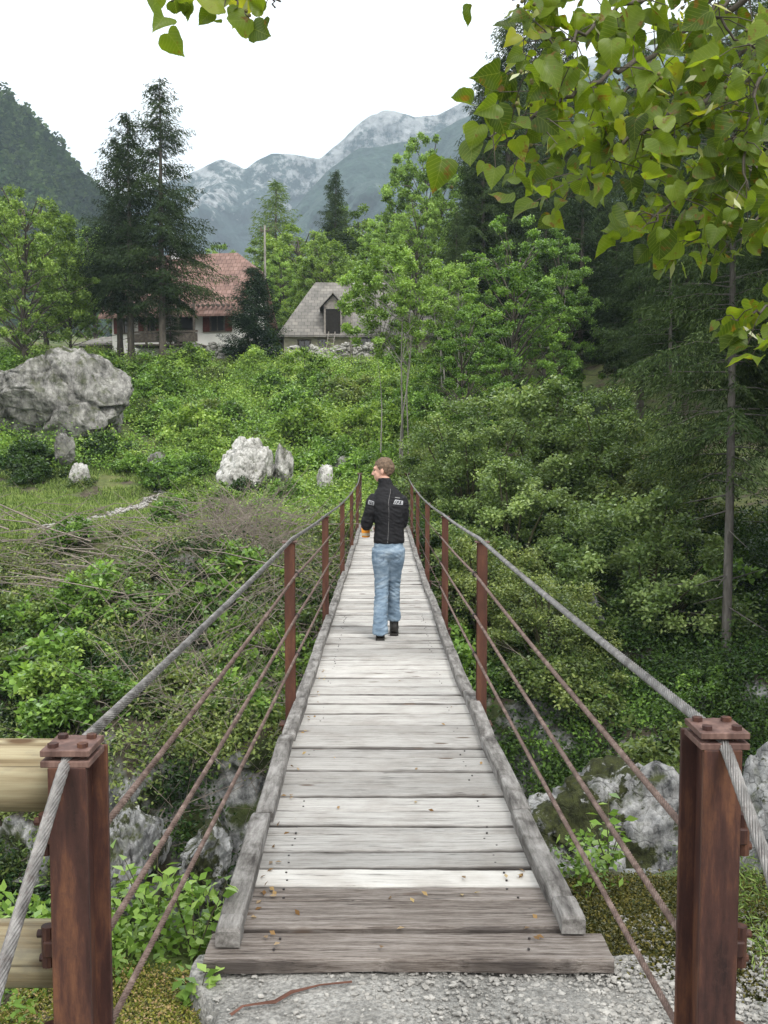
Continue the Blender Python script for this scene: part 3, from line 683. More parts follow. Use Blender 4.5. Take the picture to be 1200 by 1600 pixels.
# ------------------------------------------------------------------ rocks
def rock_obj(name, c, size, seed, mat, label=None, sub=5, cuts=9, amp=.20, group=None, cat='rock', rot=0, shear=0, peak=None):
    rng = np.random.RandomState(seed); bm = bmesh.new(); bmesh.ops.create_icosphere(bm, subdivisions=sub, radius=1)
    V = np.array([v.co[:] for v in bm.verts]); Fc = np.array([[v.index for v in f.verts] for f in bm.faces]); bm.free()
    V += V * (fbm(V * 1.1 + seed, 3) * .16)[:, None]
    for k in range(cuts * 2):
        n = unit(rng.normal(size=3)); d = rng.uniform(.55, .88)
        dist = V @ n - d; V -= np.clip(dist, 0, None)[:, None] * n * .97
    # fractured blocks: every cell is pushed and tipped a little, with clefts between
    K = 46; cc = unit(rng.normal(size=(K, 3))) * rng.uniform(.6, 1., (K, 1)); Wp = V * np.array([1, 1, .8]) + np.stack([fbm(V * 2.2 + 5 + q, 3) for q in (0, 9, 18)], 1) * .16
    D_ = np.linalg.norm(Wp[:, None, :] - (cc * np.array([1, 1, .8]))[None], axis=2); od = np.argsort(D_, 1)[:, :2]; r_ = np.arange(len(V)); d1 = D_[r_, od[:, 0]]; d2 = D_[r_, od[:, 1]]
    hgt = rng.normal(size=K) * .30; tip = rng.normal(size=(K, 3)) * .75; nrm = unit(V)
    V += nrm * ((hgt[od[:, 0]] + ((V - cc[od[:, 0]]) * tip[od[:, 0]]).sum(1)) * amp * .6 - np.clip(.05 - (d2 - d1), 0, .05) * 20 * amp * .35)[:, None]
    nrm = unit(V)
    V += nrm * ((-.3 * amp * np.clip(1 - np.abs(pnoise(V * np.array([2.2, 2.2, 1.3]) + seed)) * 9, 0, 1)) + fbm(V * 1.3 + seed, 3) * amp * .4 + (fbm(V * np.array([3.2, 3.2, 2.4]) + seed * 3, 5) * amp * .32))[:, None]
    V += nrm * (fbm(V * np.array([9, 9, 4.]) + seed, 4) * amp * .12)[:, None]
    lay = V @ unit(rng.normal(size=3) + np.array([1.2, 0, .4])); stp = np.abs(((lay * 4.3 + fbm(V * 1.5, 2) * .8) % 1) - .5) * 2; V -= nrm * (np.clip(.2 - stp, 0, 1) * amp * .6)[:, None]
    V[:, 0] += V[:, 2] * shear
    if peak is not None: V[:, 2] = np.where(V[:, 2] > 0, V[:, 2] * np.clip(1.12 - .62 * np.abs(V[:, 0] - peak) ** 1.15, .3, 2), V[:, 2])
    V = V * np.array(size) / 2
    o = link(name, npmesh(name, V, Fc), mat, None, False)
    o.location = c; o.location[2] -= 0 if size[2] > 2 or c[1] < 20 else .10 * size[2]; o.rotation_euler = (0, 0, rot)
    return set_props(o, label, cat, group)
def rock_px(x0, y0, x1, y1, Y_, seed, mat, label, depth=None, **kw):
    a = at(x0, y0, Y_); b = at(x1, y1, Y_); w_ = (b.x - a.x) * 1.08; h_ = (a.z - b.z) * 1.15
    return rock_obj('boulder' if w_ > 1.2 else 'rock', ((a.x + b.x) / 2, Y_, (a.z + b.z) / 2), (w_, depth or w_ * .8, h_), seed, M[mat], label, **kw)
rock_px(-60, 528, 246, 722, 41, 12, 'rock', 'huge grey limestone boulder on the left slope below the farmhouse', 5.5, sub=7, cuts=16, amp=.15, shear=-.06, peak=.30)
rock_px(-55, 566, 28, 625, 44, 31, 'rock', 'grey rock at the left picture edge behind the huge boulder', 3, sub=5)
rock_px(86, 672, 122, 722, 37.2, 5, 'rock', 'small pale rock standing against the foot of the huge boulder')
rock_px(104, 716, 142, 768, 36.3, 6, 'rock_white', 'white and rust stained rock on the lawn edge below the huge boulder')
rock_px(226, 706, 265, 745, 37.5, 8, 'rock', 'small rounded grey rock right of the huge boulder')
rock_px(332, 678, 442, 800, 33.5, 17, 'rock_white', 'bright white limestone boulder in the middle of the slope', 2.0, sub=6, cuts=13, amp=.2)
rock_px(418, 695, 466, 775, 34.2, 27, 'rock_white', 'narrow white rock leaning on the bright middle boulder', 1.2)
rock_px(492, 726, 524, 778, 33, 14, 'rock_white', 'pointed white rock between the middle boulder and the bridge end')
rock_px(522, 712, 556, 738, 36, 15, 'rock', 'low grey rock above the left far bridge post')
rock_px(454, 650, 477, 678, 42, 16, 'rock_white', 'small pale rock half hidden on the green slope')
rock_px(280, 529, 324, 556, 55, 18, 'rock', 'grey rock in front of the farmhouse porch')
rock_px(182, 836, 204, 868, 25.6, 19, 'rock_white', 'small pale stone set in the mossy bank edge')
rock_px(320, 800, 345, 822, 33, 44, 'rock', 'tiny grey stone in the bushes under the middle boulder')
# gorge rocks
for i, (a, b, c, d, Y_, sd_, lb) in enumerate([
    (790, 1165, 1150, 1500, 14.6, 51, 'pale gorge cliff face behind the right gate post ropes'),
    (1090, 1180, 1420, 1540, 13.9, 52, 'pale cliff face at the right picture edge behind the gate post'),
    (160, 1270, 250, 1420, 14.2, 53, 'white streaked cliff rock between the lower left ropes'),
    (265, 1290, 370, 1420, 15.0, 54, 'grey cliff rock left of the bridge kerb'),
    (905, 905, 945, 1010, 22.5, 55, 'tall shaded rock in the dark gorge side on the right')]):
    rock_px(a, b, c, d, Y_, sd_, 'rock_gorge', lb, 3.0, sub=6, cuts=12, amp=.24)

ROCKS = [o for o in bpy.data.objects if o.name.startswith(('rock', 'boulder')) and o.location.y > 24]
# dry stone wall: two stretches
def stone_wall(px0, px1, Y0, Y1, label, hgt=.75):
    rng = np.random.RandomState(int(px0)); mb = MB(); bm = bmesh.new(); bmesh.ops.create_icosphere(bm, subdivisions=2, radius=.5)
    base_v = np.array([v.co[:] for v in bm.verts]); base_f = [[v.index for v in f.verts] for f in bm.faces]; bm.free()
    x0, x1 = gx(px0, Y0), gx(px1, Y1); n = int((x1 - x0) / .16)
    for k in range(n):
        f = k / n; x = x0 + (x1 - x0) * f; y = Y0 + (Y1 - Y0) * f; g = ground(x, y)
        hh = hgt * (.7 + .5 * rng.rand())
        z = 0
        while z < hh:
            s = rng.uniform(.22, .5, 3) * np.array([1.15, 1, .7]); v = base_v * (1 + .16 * rng.normal(size=(len(base_v), 1))) * s
            a = rng.uniform(-.4, .4); c_, s_ = math.cos(a), math.sin(a); v = v @ np.array([[c_, 0, s_], [0, 1, 0], [-s_, 0, c_]])
            mb.add(v + np.array([x + rng.uniform(-.1, .1), y + rng.uniform(-.15, .15), g + z]), base_f); z += s[2] * .8
    o = mb.build('stone_wall', M['rock_small']); set_props(o, label, 'stone wall'); return o
stone_wall(326, 432, 56, 57.5, 'dry stone wall of loose grey stones below the yew and farmhouse')
stone_wall(455, 606, 58, 59, 'dry stone wall of loose grey stones in front of the barn', .95)

# ------------------------------------------------------------------ trees
spruce = conifer('spruce_tree', 14.6, 2.9, 3.2, 1, M['spruce'], ls=.21, droop=.45, rt=.20, irr=.45, dead=10, dens=1.05)
spruce2 = conifer('spruce_tree', 13, 2.8, 2.9, 2, M['spruce'], ls=.21, droop=.40, rt=.20, irr=.5, dead=8)
fir = conifer('fir_tree', 22, 4.0, 1.5, 3, M['fir'], ls=.27, droop=.6, rt=.28, gap=.34, irr=.38, dens=1.15, nw=.2)
def hgt_to(px, ytop, Y_): return at(px, ytop, Y_).z - ground(gx(px, Y_), Y_)
def tree_at(proto, ph, px, ytop, Y_, label, group=None, wide=1., rz=None):
    x = gx(px, Y_); h = hgt_to(px, ytop, Y_); s = h / ph
    o = put(proto, x, Y_, s, label, group, rz=rz); o.scale = (s * wide, s * wide, s); return o
tree_at(spruce, 14.6, 256, 116, 52, 'tallest ragged dark spruce standing before the farmhouse roof', wide=.98)
tree_at(spruce2, 13, 207, 172, 53, 'dark spruce just left of the tallest spruce by the farmhouse', wide=.95)
tree_at(spruce2, 13, 190, 210, 55, 'shorter dark spruce hiding the left corner of the farmhouse', wide=.95)
tree_at(fir, 22, 525, 264, 85, 'dark pointed spruce rising behind the barn', wide=1.0)
tree_at(spruce, 14.6, 268, 432, 56, 'small young conifer in front of the farmhouse wall', wide=.8)
yew = conifer('yew_tree', 5.2, 1.75, .1, 8, M['yew'], ls=.17, droop=-.25, rt=.12, gap=.14, irr=.3, dens=1.5)
tree_at(yew, 5.2, 400, 416, 54.5, 'dense dark yew between the farmhouse and the barn', wide=1.05)
larch = conifer('larch_tree', 12, 2.6, 1., 9, M['larch'], ls=.26, droop=.1, rt=.15, gap=.36, irr=.4)
tree_at(larch, 12, 434, 282, 82, 'pale green larch behind the barn, left of the dark spruce', wide=1.1)
broadA = broadleaf('broadleaf_tree', 9, 3.7, .5, 280, 46000, .135, M['broad'], 11, rt=.16)
broadB = broadleaf('broadleaf_tree', 10, 3.2, 1.5, 250, 44000, .135, M['ash'], 12, rt=.15)
tree_at(broadA, 9, 42, 285, 52, 'large round light green tree at the left picture edge', wide=.95)
tree_at(broadB, 10, 112, 400, 56, 'light green tree right of the large tree at the left edge', wide=1.0)
tree_at(broadA, 9, -40, 330, 60, 'green tree cut by the left picture edge', wide=1.1)
tree_at(broadB, 10, 150, 350, 72, 'green tree behind the left spruces', 'trees behind the farmhouse')
tree_at(broadA, 9, 75, 360, 75, 'green tree behind the large left tree', 'trees behind the farmhouse', 1.3)
tree_at(broadA, 9, 465, 345, 78, 'green broad tree behind the left end of the barn', wide=1.2)
tree_at(broadB, 10, 445, 390, 74, 'light green tree between farmhouse and barn roofs', wide=.9)
tree_at(broadA, 9, 570, 320, 88, 'broad green tree behind the right half of the barn', wide=1.25)
tree_at(broadB, 10, 610, 330, 76, 'light green tree behind the barn right end')
tree_at(broadB, 10, 350, 378, 95, 'round green tree top peeping over the farmhouse roof', wide=.9)
tree_at(broadA, 9, 505, 380, 70, 'dark round tree close behind the barn ridge', wide=.9)
tree_at(broadB, 10, 668, 200, 70, 'tall light green tree in the middle right, left of the dark conifers', wide=.75)
tree_at(broadB, 10, 650, 300, 60, 'light green tree below the tall light tree', wide=.7)
ash = broadleaf('ash_tree', 8.2, 2.0, 4.4, 130, 22000, .10, M['ash'], 13, rt=.05, barkm='bark_pale', trunks=4, fill=.6)
o = tree_at(ash, 8.2, 612, 378, 36.5, 'slender multi-stemmed ash tree beyond the bridge end', wide=1.0, rz=.4)
tree_at(ash, 8.2, 705, 410, 44, 'slender light tree behind the ash tree, above the right shrubs', wide=1.1)
maple = broadleaf('maple_tree', 9, 2.6, 1.2, 210, 40000, .10, M['maple'], 14, rt=.10, flat=.55)
tree_at(maple, 9, 800, 330, 38, 'fresh green maple before the dark conifers on the right', wide=.95)
tree_at(maple, 9, 870, 350, 42, 'green maple right of the fresh green maple', wide=.85)
tree_at(maple, 9, 730, 470, 34, 'small green tree left of the fresh green maple')
# dark conifers on the right
conL = [(752, 110, 50, 'dark fir whose left edge meets the sky, below the tallest fir', .95), (712, 330, 47, 'low dark fir behind the light middle trees', .9), (790, 20, 58, 'tallest dark fir on the right, its tip against the sky', 1.15), (735, 250, 54, 'shaggy olive fir left of the tallest fir', .9), (830, -20, 64, 'dark fir right behind the tallest fir', .9)]
for px, yt, Y_, lb, wd in conL: tree_at(fir, 22, px, yt, Y_, lb, wide=wd)
rng = random.Random(4)
for k, (px, yt, Y_) in enumerate(sorted([(880, 60, 62), (930, 100, 52), (985, 40, 66), (1035, 120, 48), (1090, 60, 58), (1150, 90, 50), (1210, 40, 62), (1260, 60, 48), (905, 200, 45), (1000, 230, 41), (1070, 250, 38), (1180, 200, 40), (850, 250, 50), (1130, 300, 46), (960, 330, 44), (1240, 150, 36)])):
    tree_at(fir if k % 2 else spruce, 22 if k % 2 else 14.6, px, yt, Y_, 'dark conifer in the shaded wood on the right, ' + ['first', 'second', 'third', 'fourth', 'fifth', 'sixth', 'seventh', 'eighth', 'ninth', 'tenth', 'eleventh', 'twelfth', 'thirteenth', 'fourteenth', 'fifteenth', 'sixteenth'][k] + ' from the left', 'dark conifers in the wood on the right', wide=rng.uniform(.75, 1.1))
pine = conifer('bare_trunk_spruce', 17, 2.6, 5.2, 33, M['fir'], ls=.13, droop=.6, rt=.11, irr=.5, dead=20, barkm='bark_mid', gap=.42, dens=1.3, nw=.2)
x = gx(1136, 20.5, 900); z0 = at(1136, 1115, 20.5).z
put(pine, x, 20.5, 1., 'tall spruce with a bare grey trunk and dead snags on the right', z=z0 - .1, cat='tree')
for (px, Y_, lb) in ((1040, 31, 'thin bare trunked spruce deep in the right wood'), (1225, 22, 'bare trunked spruce at the right picture edge')):
    x = gx(px, Y_, 900); put(pine, x, Y_, .75, lb, 'bare trunked spruces in the dark wood', z=ground(x, Y_), cat='tree')
for k, (x, y) in enumerate([(10.8, 17.5), (13.5, 11), (13.8, 23), (16, 15)]):  # four unseen firs added beyond the frame to keep light off the right gorge
    o = put(fir, x, y, .95, 'unseen fir added to shade the right gorge side, number %s from the near side' % ['three', 'one', 'four', 'two'][k], 'unseen firs added to shade the right gorge side', z=max(ground(x, y), -3.)); o.scale = (.85, .85, 1.)
# big shrubs on the right bank
hz = bush('hazel_bush', 2.2, 4.2, 150, 30000, .085, M['willow'], 41, stems=12)
hz2 = bush('hazel_bush', 2.1, 3.6, 140, 28000, .09, M['gorge'], 42, stems=12)
hz3 = bush('hazel_bush', 2.0, 3.2, 100, 26000, .095, M['willow'], 43, stems=12)
for k, (p, px, ytop, Y_, s, lb) in enumerate([
    (hz, 735, 585, 27.5, 1.0, 'grey green shrub right behind the right ropes of the far bridge end'),
    (hz3, 850, 560, 29, 1.2, 'large grey green shrub below the maple trees'),
    (hz, 960, 570, 28, 1.15, 'large grey green shrub left of the bare spruce trunk'),
    (hz2, 1050, 610, 26, 1.0, 'green shrub close to the bare spruce trunk'),
    (hz2, 690, 630, 33, .9, 'green shrub right of the slender ash stems'),
    (hz3, 800, 690, 24.5, 1.0, 'olive shrub spreading above the right hand ropes'),
        (hz3, 1010, 730, 22.5, .95, 'shaded shrub hanging over the gorge left of the bare trunk'),
    (hz2, 760, 800, 22.5, .75, 'dark green shrub below the olive shrub beside the first right post'),
    (hz2, 860, 860, 20.5, .7, 'dark shrub low on the right gorge side'),
    
    
    (hz2, 680, 700, 29, .6, 'low green shrub at the right far bridge end')]):
    x = gx(px, Y_, 750); zt = at(px, ytop, Y_).z; ph = {hz.name: 4.2, hz2.name: 3.6, hz3.name: 3.2}[p.name] * 1.05
    g = max(ground(x, Y_), zt - ph * s * 1.5)
    g = ground(x, Y_); sh = max(.6, (zt - g)) / ph
    o = put(p, x, Y_, 1, lb, 'large shrubs on the right bank'); sw = max(s, min(sh, 1.3 * s)); o.scale = (sw, sw, sh)

# individual bushes on the slope, the boulder feet and the gorge edge
bA = bush('leafy_bush', .9, 1.1, 42, 5200, .10, M['under'], 61); bB = bush('leafy_bush', .8, 1.0, 38, 4600, .10, M['maple'], 62)
bC = bush('leafy_bush', 1.0, .9, 44, 5200, .09, M['gorge'], 63); bD = bush('dark_bush', .9, .9, 40, 4800, .10, M['gorge_dark'], 64)
def bush_px(p, px, py, Y_, s, lb, grp=None):
    x = gx(px, Y_, py); g = ground(x, Y_); put(p, x, Y_, s, lb, grp, sink=.05)
for a in [(bD, 165, 700, 39, 1.2, 'dark bush under the right face of the huge boulder'), (bD, 35, 700, 37.5, 1.5, 'dark leafy bush at the left edge below the huge boulder'),
          (bD, 60, 740, 36.5, 1.1, 'dark leafy bush before the left edge bush'), (bB, 205, 700, 38, .9, 'green bush at the right foot of the huge boulder'),
          (bD, 380, 790, 32.3, 1.0, 'dark bush at the foot of the bright white boulder'), (bB, 440, 790, 31.8, 1.0, 'green bush below the narrow white rock'),
          (bA, 350, 830, 30, .9, 'light bush on the bank before the white boulder'), (bB, 410, 830, 29, .8, 'green bush over the dead brush beside the left ropes'),
          (bB, 275, 860, 28, .9, 'round green bush on the bank edge beside the small stone'), (bA, 300, 780, 33, .9, 'light bush on the path bend'),
          (bB, 105, 930, 24.6, .9, 'green sapling-like bush low on the left bank'), (bC, 500, 850, 28, .8, 'bush just left of the far bridge posts'),
          (bC, 60, 1010, 21.5, 1.2, 'grey green bush hanging over the gorge at the left edge'), (bC, 180, 1000, 22, 1.1, 'grey green bush hanging over the middle of the left gorge side'),
          (bC, 300, 1010, 22, 1.1, 'bush on the left gorge side behind the upper ropes'), (bC, 420, 1000, 21, 1.0, 'bush on the gorge side behind the first left post'),
          (bB, 330, 1120, 18.5, .9, 'green bush low in the gorge behind the three left ropes'), (bC, 240, 1150, 18, .9, 'shaded bush low in the gorge left of the ropes'),
          (bB, 860, 960, 20, .8, 'bright bush on the right gorge side beyond the ropes'), (bB, 800, 1090, 17, .8, 'leafy bush in the gorge under the right ropes'),
          (bB, 950, 1110, 16.5, .8, 'leafy bush above the pale gorge cliff'), (bC, 860, 1250, 14.5, .9, 'low bush beside the right kerb in the gorge')]:
    bush_px(*a)
o1 = 'first second third fourth fifth sixth seventh eighth ninth'.split(); o2 = 'tenth eleventh twelfth thirteenth fourteenth fifteenth sixteenth seventeenth eighteenth nineteenth'.split()
ORD = o1 + o2 + ['twentieth'] + ['twenty-' + q for q in o1] + ['thirtieth'] + ['thirty-' + q for q in o1]
rq = np.random.RandomState(15); bE = bush('broad_leaved_bush', .8, 1.0, 30, 1500, .17, M['maple'], 66)
spots = sorted((rq.uniform(-20, 480), rq.uniform(17.0, 22.8), rq.randint(4), rq.uniform(.7, 1.35)) for k in range(34))
for k, (px, Y_, q, sc) in enumerate(spots):
    dep = 'high on' if Y_ > 21.3 else ('halfway down' if Y_ > 19.2 else 'low down')
    put([bB, bC, bE, bA][q], gx(px, Y_, 950), Y_, sc, '%s bush %s the left gorge side, %s from the left' % (['fresh green', 'grey green', 'broad leaved', 'light green'][q], dep, ORD[k]), 'bushes on the left gorge side', sink=.1)
spots = sorted((rq.uniform(700, 1150), rq.uniform(16, 24.0), rq.randint(4), rq.uniform(.7, 1.3)) for k in range(20))
for k, (px, Y_, q, sc) in enumerate(spots):
    dep = 'high on' if Y_ > 21.5 else ('halfway down' if Y_ > 19 else 'low down')
    put([bB, bD, bE, bC][q], gx(px, Y_, 950), Y_, sc, '%s bush %s the right gorge side, %s from the left' % (['fresh green', 'dark', 'broad leaved', 'grey green'][q], dep, ORD[k]), 'bushes on the right gorge side', sink=.1)
rs = np.random.RandomState(77)
ORD_ = ['first', 'second', 'third', 'fourth', 'fifth', 'sixth', 'seventh', 'eighth', 'ninth', 'tenth', 'eleventh', 'twelfth', 'thirteenth', 'fourteenth', 'fifteenth', 'sixteenth', 'seventeenth']
grps = [('bush between the huge boulder and the white boulder', 230, 345, 36, 46), ('bush on the slope below the stone wall', 330, 560, 44, 52), ('bush on the slope right of the white boulder', 470, 600, 35, 45),
        ('bush on the slope under the farmhouse spruces', 200, 330, 46, 52), ('bush in the meadow above the huge boulder', -20, 190, 46, 52), ('bush among the trees right of the barn', 600, 760, 40, 56)]
for lb, p0, p1, y0, y1 in grps:
    row = []
    for k in range(16):
        Y_ = rs.uniform(y0, y1); row.append((rs.uniform(p0, p1), Y_, rs.randint(5), rs.uniform(.7, 1.7)))
    for k, (px, Y_, q, sc) in enumerate(sorted(row)):
        put([bA, bB, bA, bC, bB][q], gx(px, Y_), Y_, sc, lb + ', ' + ORD[k] + ' from the left', lb + 's', sink=.1)

# ------------------------------------------------------------------ undergrowth, grass, brush (uncountable)
def scatter(name, n_cl, region, per, ls, mat, seed, rad=(.3, .7), hz_=.8, dens=None, label=None, up=.6):
    rng = np.random.RandomState(seed); x, y = region(rng, n_cl); z = height(x, y)
    if dens is not None: k = dens(x, y, z, rng); x, y, z = x[k], y[k], z[k]
    C = np.stack([x, y, z], 1); r = rng.uniform(rad[0], rad[1], len(C)) * (1 + .5 * rng.rand(len(C)) ** 3)
    hh = r * hz_ * rng.uniform(.5, 1.6, len(C)); n = len(C) * per
    m = np.repeat(np.arange(len(C)), per); d = unit(rng.normal(size=(n, 3))); d[:, 2] = np.abs(d[:, 2])
    P_ = C[m] + d * (rng.rand(n, 1) ** .4) * np.stack([r[m], r[m], hh[m]], 1)
    tn = rng.rand(len(C))[m] * .65 + rng.rand(n) * .35
    o = foliage(name, P_, ls * rng.uniform(.6, 1.4, n), ls * .6, mat, None, rng, up, tint=tn)
    return set_props(o, label or name, 'undergrowth', kind='stuff')
def frustum(y0, y1, p0, p1, pw=1.):
    def f(rng, n):
        y = y0 + (y1 - y0) * rng.rand(n) ** pw; u = rng.uniform(p0, p1, n); return (u - 600) / F * y * 1.0, y
    return f
def thin(sc, th, off=0): return lambda x, y, z, rng: n2(x, y, sc, 3, off) > th
def lawn(x, y): return ((x < -5) & (y < 37.5) & (y > 26.3) & (x > -17))
scatter('undergrowth', 3300, frustum(33, 54.3, -80, 760), 95, .12, M['under'], 1, (.25, .75), 1.15, lambda x, y, z, r: (n2(x, y, .5, 3, 4) > -.1) & ~lawn(x, y), 'light green undergrowth of herbs and brambles on the far slope')
scatter('undergrowth', 1400, frustum(33, 53.5, -80, 760), 110, .12, M['maple'], 2, (.35, .9), 1.2, lambda x, y, z, r: (n2(x, y, .4, 3, 14) > .05) & ~lawn(x, y), 'darker green brambles in patches on the far slope')
scatter('undergrowth', 2600, frustum(26.5, 34, 380, 1000), 60, .11, M['under'], 3, (.2, .5), .9, None, 'green herbs round the far bridge end')
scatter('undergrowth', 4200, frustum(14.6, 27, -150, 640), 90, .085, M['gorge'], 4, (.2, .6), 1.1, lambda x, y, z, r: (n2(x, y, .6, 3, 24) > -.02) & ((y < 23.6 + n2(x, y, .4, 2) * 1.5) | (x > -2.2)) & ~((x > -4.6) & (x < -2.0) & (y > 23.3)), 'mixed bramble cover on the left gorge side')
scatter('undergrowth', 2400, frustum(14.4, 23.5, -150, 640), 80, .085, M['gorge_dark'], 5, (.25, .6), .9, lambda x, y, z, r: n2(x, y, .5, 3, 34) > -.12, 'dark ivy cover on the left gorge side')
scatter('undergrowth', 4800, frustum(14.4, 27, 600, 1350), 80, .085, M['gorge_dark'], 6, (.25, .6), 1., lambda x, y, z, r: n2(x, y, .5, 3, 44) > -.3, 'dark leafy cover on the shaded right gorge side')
scatter('undergrowth', 1500, frustum(15, 27, 600, 1250), 70, .09, M['maple'], 7, (.2, .45), 1., lambda x, y, z, r: n2(x, y, .5, 3, 54) > .1, 'brighter leafy plants on the right gorge side')
def rock_feet(rng, n):
    k = rng.randint(0, len(ROCKS), n); x = np.zeros(n); y = np.zeros(n)
    for i in range(n):
        o = ROCKS[k[i]]; d = o.dimensions; f = rng.uniform(-.62, .62); x[i] = o.location.x + f * d.x; y[i] = o.location.y - d.y * .5 * math.sqrt(max(0, 1 - (f * 1.6) ** 2)) - rng.uniform(-.15, .2)
    return x, y
scatter('undergrowth', 260, rock_feet, 60, .09, M['gorge'], 71, (.12, .30), 1.1, None, 'weeds growing at the feet of the boulders')
def blades(name, n, region, L, mat, seed, label, dens=None, W=.02, spread=.5, zoff=0.):
    rng = np.random.RandomState(seed); x, y = region(rng, n); z = height(x, y) + zoff
    if dens is not None: k = dens(x, y); x, y, z = x[k], y[k], z[k]
    n = len(x); D = np.stack([rng.normal(size=n) * spread, rng.normal(size=n) * spread, np.ones(n)], 1)
    l_ = L * rng.uniform(.4, 1.4, n)
    o = foliage(name, np.stack([x, y, z - .02], 1), l_, W, mat, None, rng, 0, D=D); return set_props(o, label, 'grass', kind='stuff')
blades('grass', 26000, frustum(38, 60, -80, 700), .30, M['grass'], 9, 'tall pale grass between the bushes', lambda x, y: n2(x, y, .3, 3, 7) > .15, .05, .3)
blades('grass', 26000, frustum(44, 54, -80, 190), .6, M['grass'], 19, 'tall meadow grass above the huge boulder', None, .06, .3)
# fallen dead branches
def dead_brush(name, n, cx, cy, sx, sy, L, seed, label, zup=.4, r=.012, dirx=1., hmax=.6):
    rng = np.random.RandomState(seed); mb = MB()
    for k in range(n):
        x = cx + rng.normal() * sx; y = cy + rng.normal() * sy; z = ground(x, y) + rng.rand() * hmax
        l_ = L * rng.uniform(.4, 1.3); a = rng.normal() * .5 + (math.pi if rng.rand() < .5 else 0); e = rng.normal() * zup
        d = Vector((math.cos(a) * dirx, math.sin(a) * .6, e)).normalized(); p = Vector((x, y, z)); q = p + d * l_ * .5 + Vector(rng.normal(size=3)) * l_ * .06; e_ = p + d * l_ + Vector((0, 0, -.1 * l_))
        rr = r * rng.uniform(.35, 1.15); mb.tube([p, q, e_], [rr, rr * .7, rr * .3], 3, False)
        if rng.rand() < .6: mb.tube([q, q + (d + Vector(rng.normal(size=3)) * .5) * l_ * .35], [rr * .6, rr * .2], 3, False)
    o = mb.build(name, M['twig']); return set_props(o, label, 'brushwood', kind='stuff')
x_ = gx(392, 25); dead_brush('dead_brush', 700, x_, 24.0, .60, 1.1, 1.2, 1, 'heap of thin brown dead branches left of the first post', 1.5, .010, hmax=.9)
dead_brush('dead_brush', 260, gx(170, 23.5), 23.4, 2.5, 1.2, 1.3, 2, 'cut grey branches scattered across the left bank edge', .35, .014, hmax=.9)
dead_brush('dead_brush', 480, gx(340, 20), 20.8, 1.9, 1.7, 1.5, 3, 'bare twigs hanging down the left gorge side', 1.1, .011, hmax=1.2)
dead_brush('dead_brush', 130, gx(180, 21), 22.0, 2.4, .9, 2.4, 13, 'long grey fallen branches across the brambles of the left gorge side', .35, .024, hmax=1.1)
dead_brush('dead_brush', 260, gx(350, 17), 17.6, 1.3, 1.2, 1.4, 14, 'bare tangled twigs above the left cliff rocks', 1.3, .009, hmax=1.0)
dead_brush('dead_brush', 50, gx(30, 23), 23.3, 1.0, .7, 2.0, 4, 'broken branches at the left edge of the bank', .35, .02)
dead_brush('dead_brush', 160, gx(310, 16.5), 16.8, 1.2, .9, 1.5, 5, 'dead twigs hanging over the left cliff rocks', 1.5, .008)

# footpath on the lawn
def path_mesh():
    pts = [(20, 832), (80, 826), (140, 814), (190, 800), (228, 788), (250, 768), (262, 745)]
    V = []; Fs = []; rng = np.random.RandomState(5)
    c = []
    for px, py in pts:
        d = ray(px, py); y = 24.
        while y < 45:
            x = d[0] * y / d[1]; z = CZ + d[2] * y / d[1]
            if z < ground(x, y): break
            y += .1
        c.append((d[0] * y / d[1], y))
    c = np.array(c); tt = np.linspace(0, len(c) - 1, 90); cx = np.interp(tt, range(len(c)), c[:, 0]); cy = np.interp(tt, range(len(c)), c[:, 1])
    for k in range(90):
        w_ = .30 + .10 * math.sin(k * .35) + .05 * math.sin(k * .9)
        for j in range(5):
            y = cy[k] + (j / 4 - .5) * 2 * w_; V.append((cx[k], y, ground(cx[k], y) + (.035 if 0 < j < 4 else -.02)))
    for k in range(89):
        for j in range(4): Fs.append((k * 5 + j, k * 5 + 5 + j, k * 5 + 6 + j, k * 5 + 1 + j))
    o = MB().add(V, Fs).build('path', M['path'], smooth=True); o['kind'] = 'structure'; return cx, cy
M['path'] = simple('stony path', (.17, .15, .11), .95, 9, .5, .6, .03)
pcx, pcy = path_mesh()
def offpath(x, y):
    d = np.full(len(x), 9.)
    for a, b in zip(pcx[::3], pcy[::3]): d = np.minimum(d, np.hypot(x - a, (y - b) * .6))
    return (n2(x, y, .7, 3, 3) > -.4) & (d > .34 + .25 * n2(x, y, 1.5, 2))
blades('grass', 130000, frustum(23.3, 38.5, -150, 480), .15, M['grass'], 8, 'short grass on the lawn by the path', offpath, .035)
rng = np.random.RandomState(8); mb = MB(); bm = bmesh.new(); bmesh.ops.create_icosphere(bm, subdivisions=1, radius=.5)
ico_v = np.array([v.co[:] for v in bm.verts]); ico_f = [[v.index for v in f.verts] for f in bm.faces]; bm.free()
for k in range(380):
    i = rng.randint(12, 90); x = pcx[i] + rng.normal() * .12; y = pcy[i] + rng.normal() * .28; s = rng.uniform(.04, .15) * np.array([1.2, 1, .6])
    mb.add(ico_v * (1 + .2 * rng.normal(size=(len(ico_v), 1))) * s + np.array([x, y, ground(x, y) + .04]), ico_f)
set_props(mb.build('path_stones', M['pebble']), 'white stones strewn on the path across the lawn', 'stones', kind='stuff')

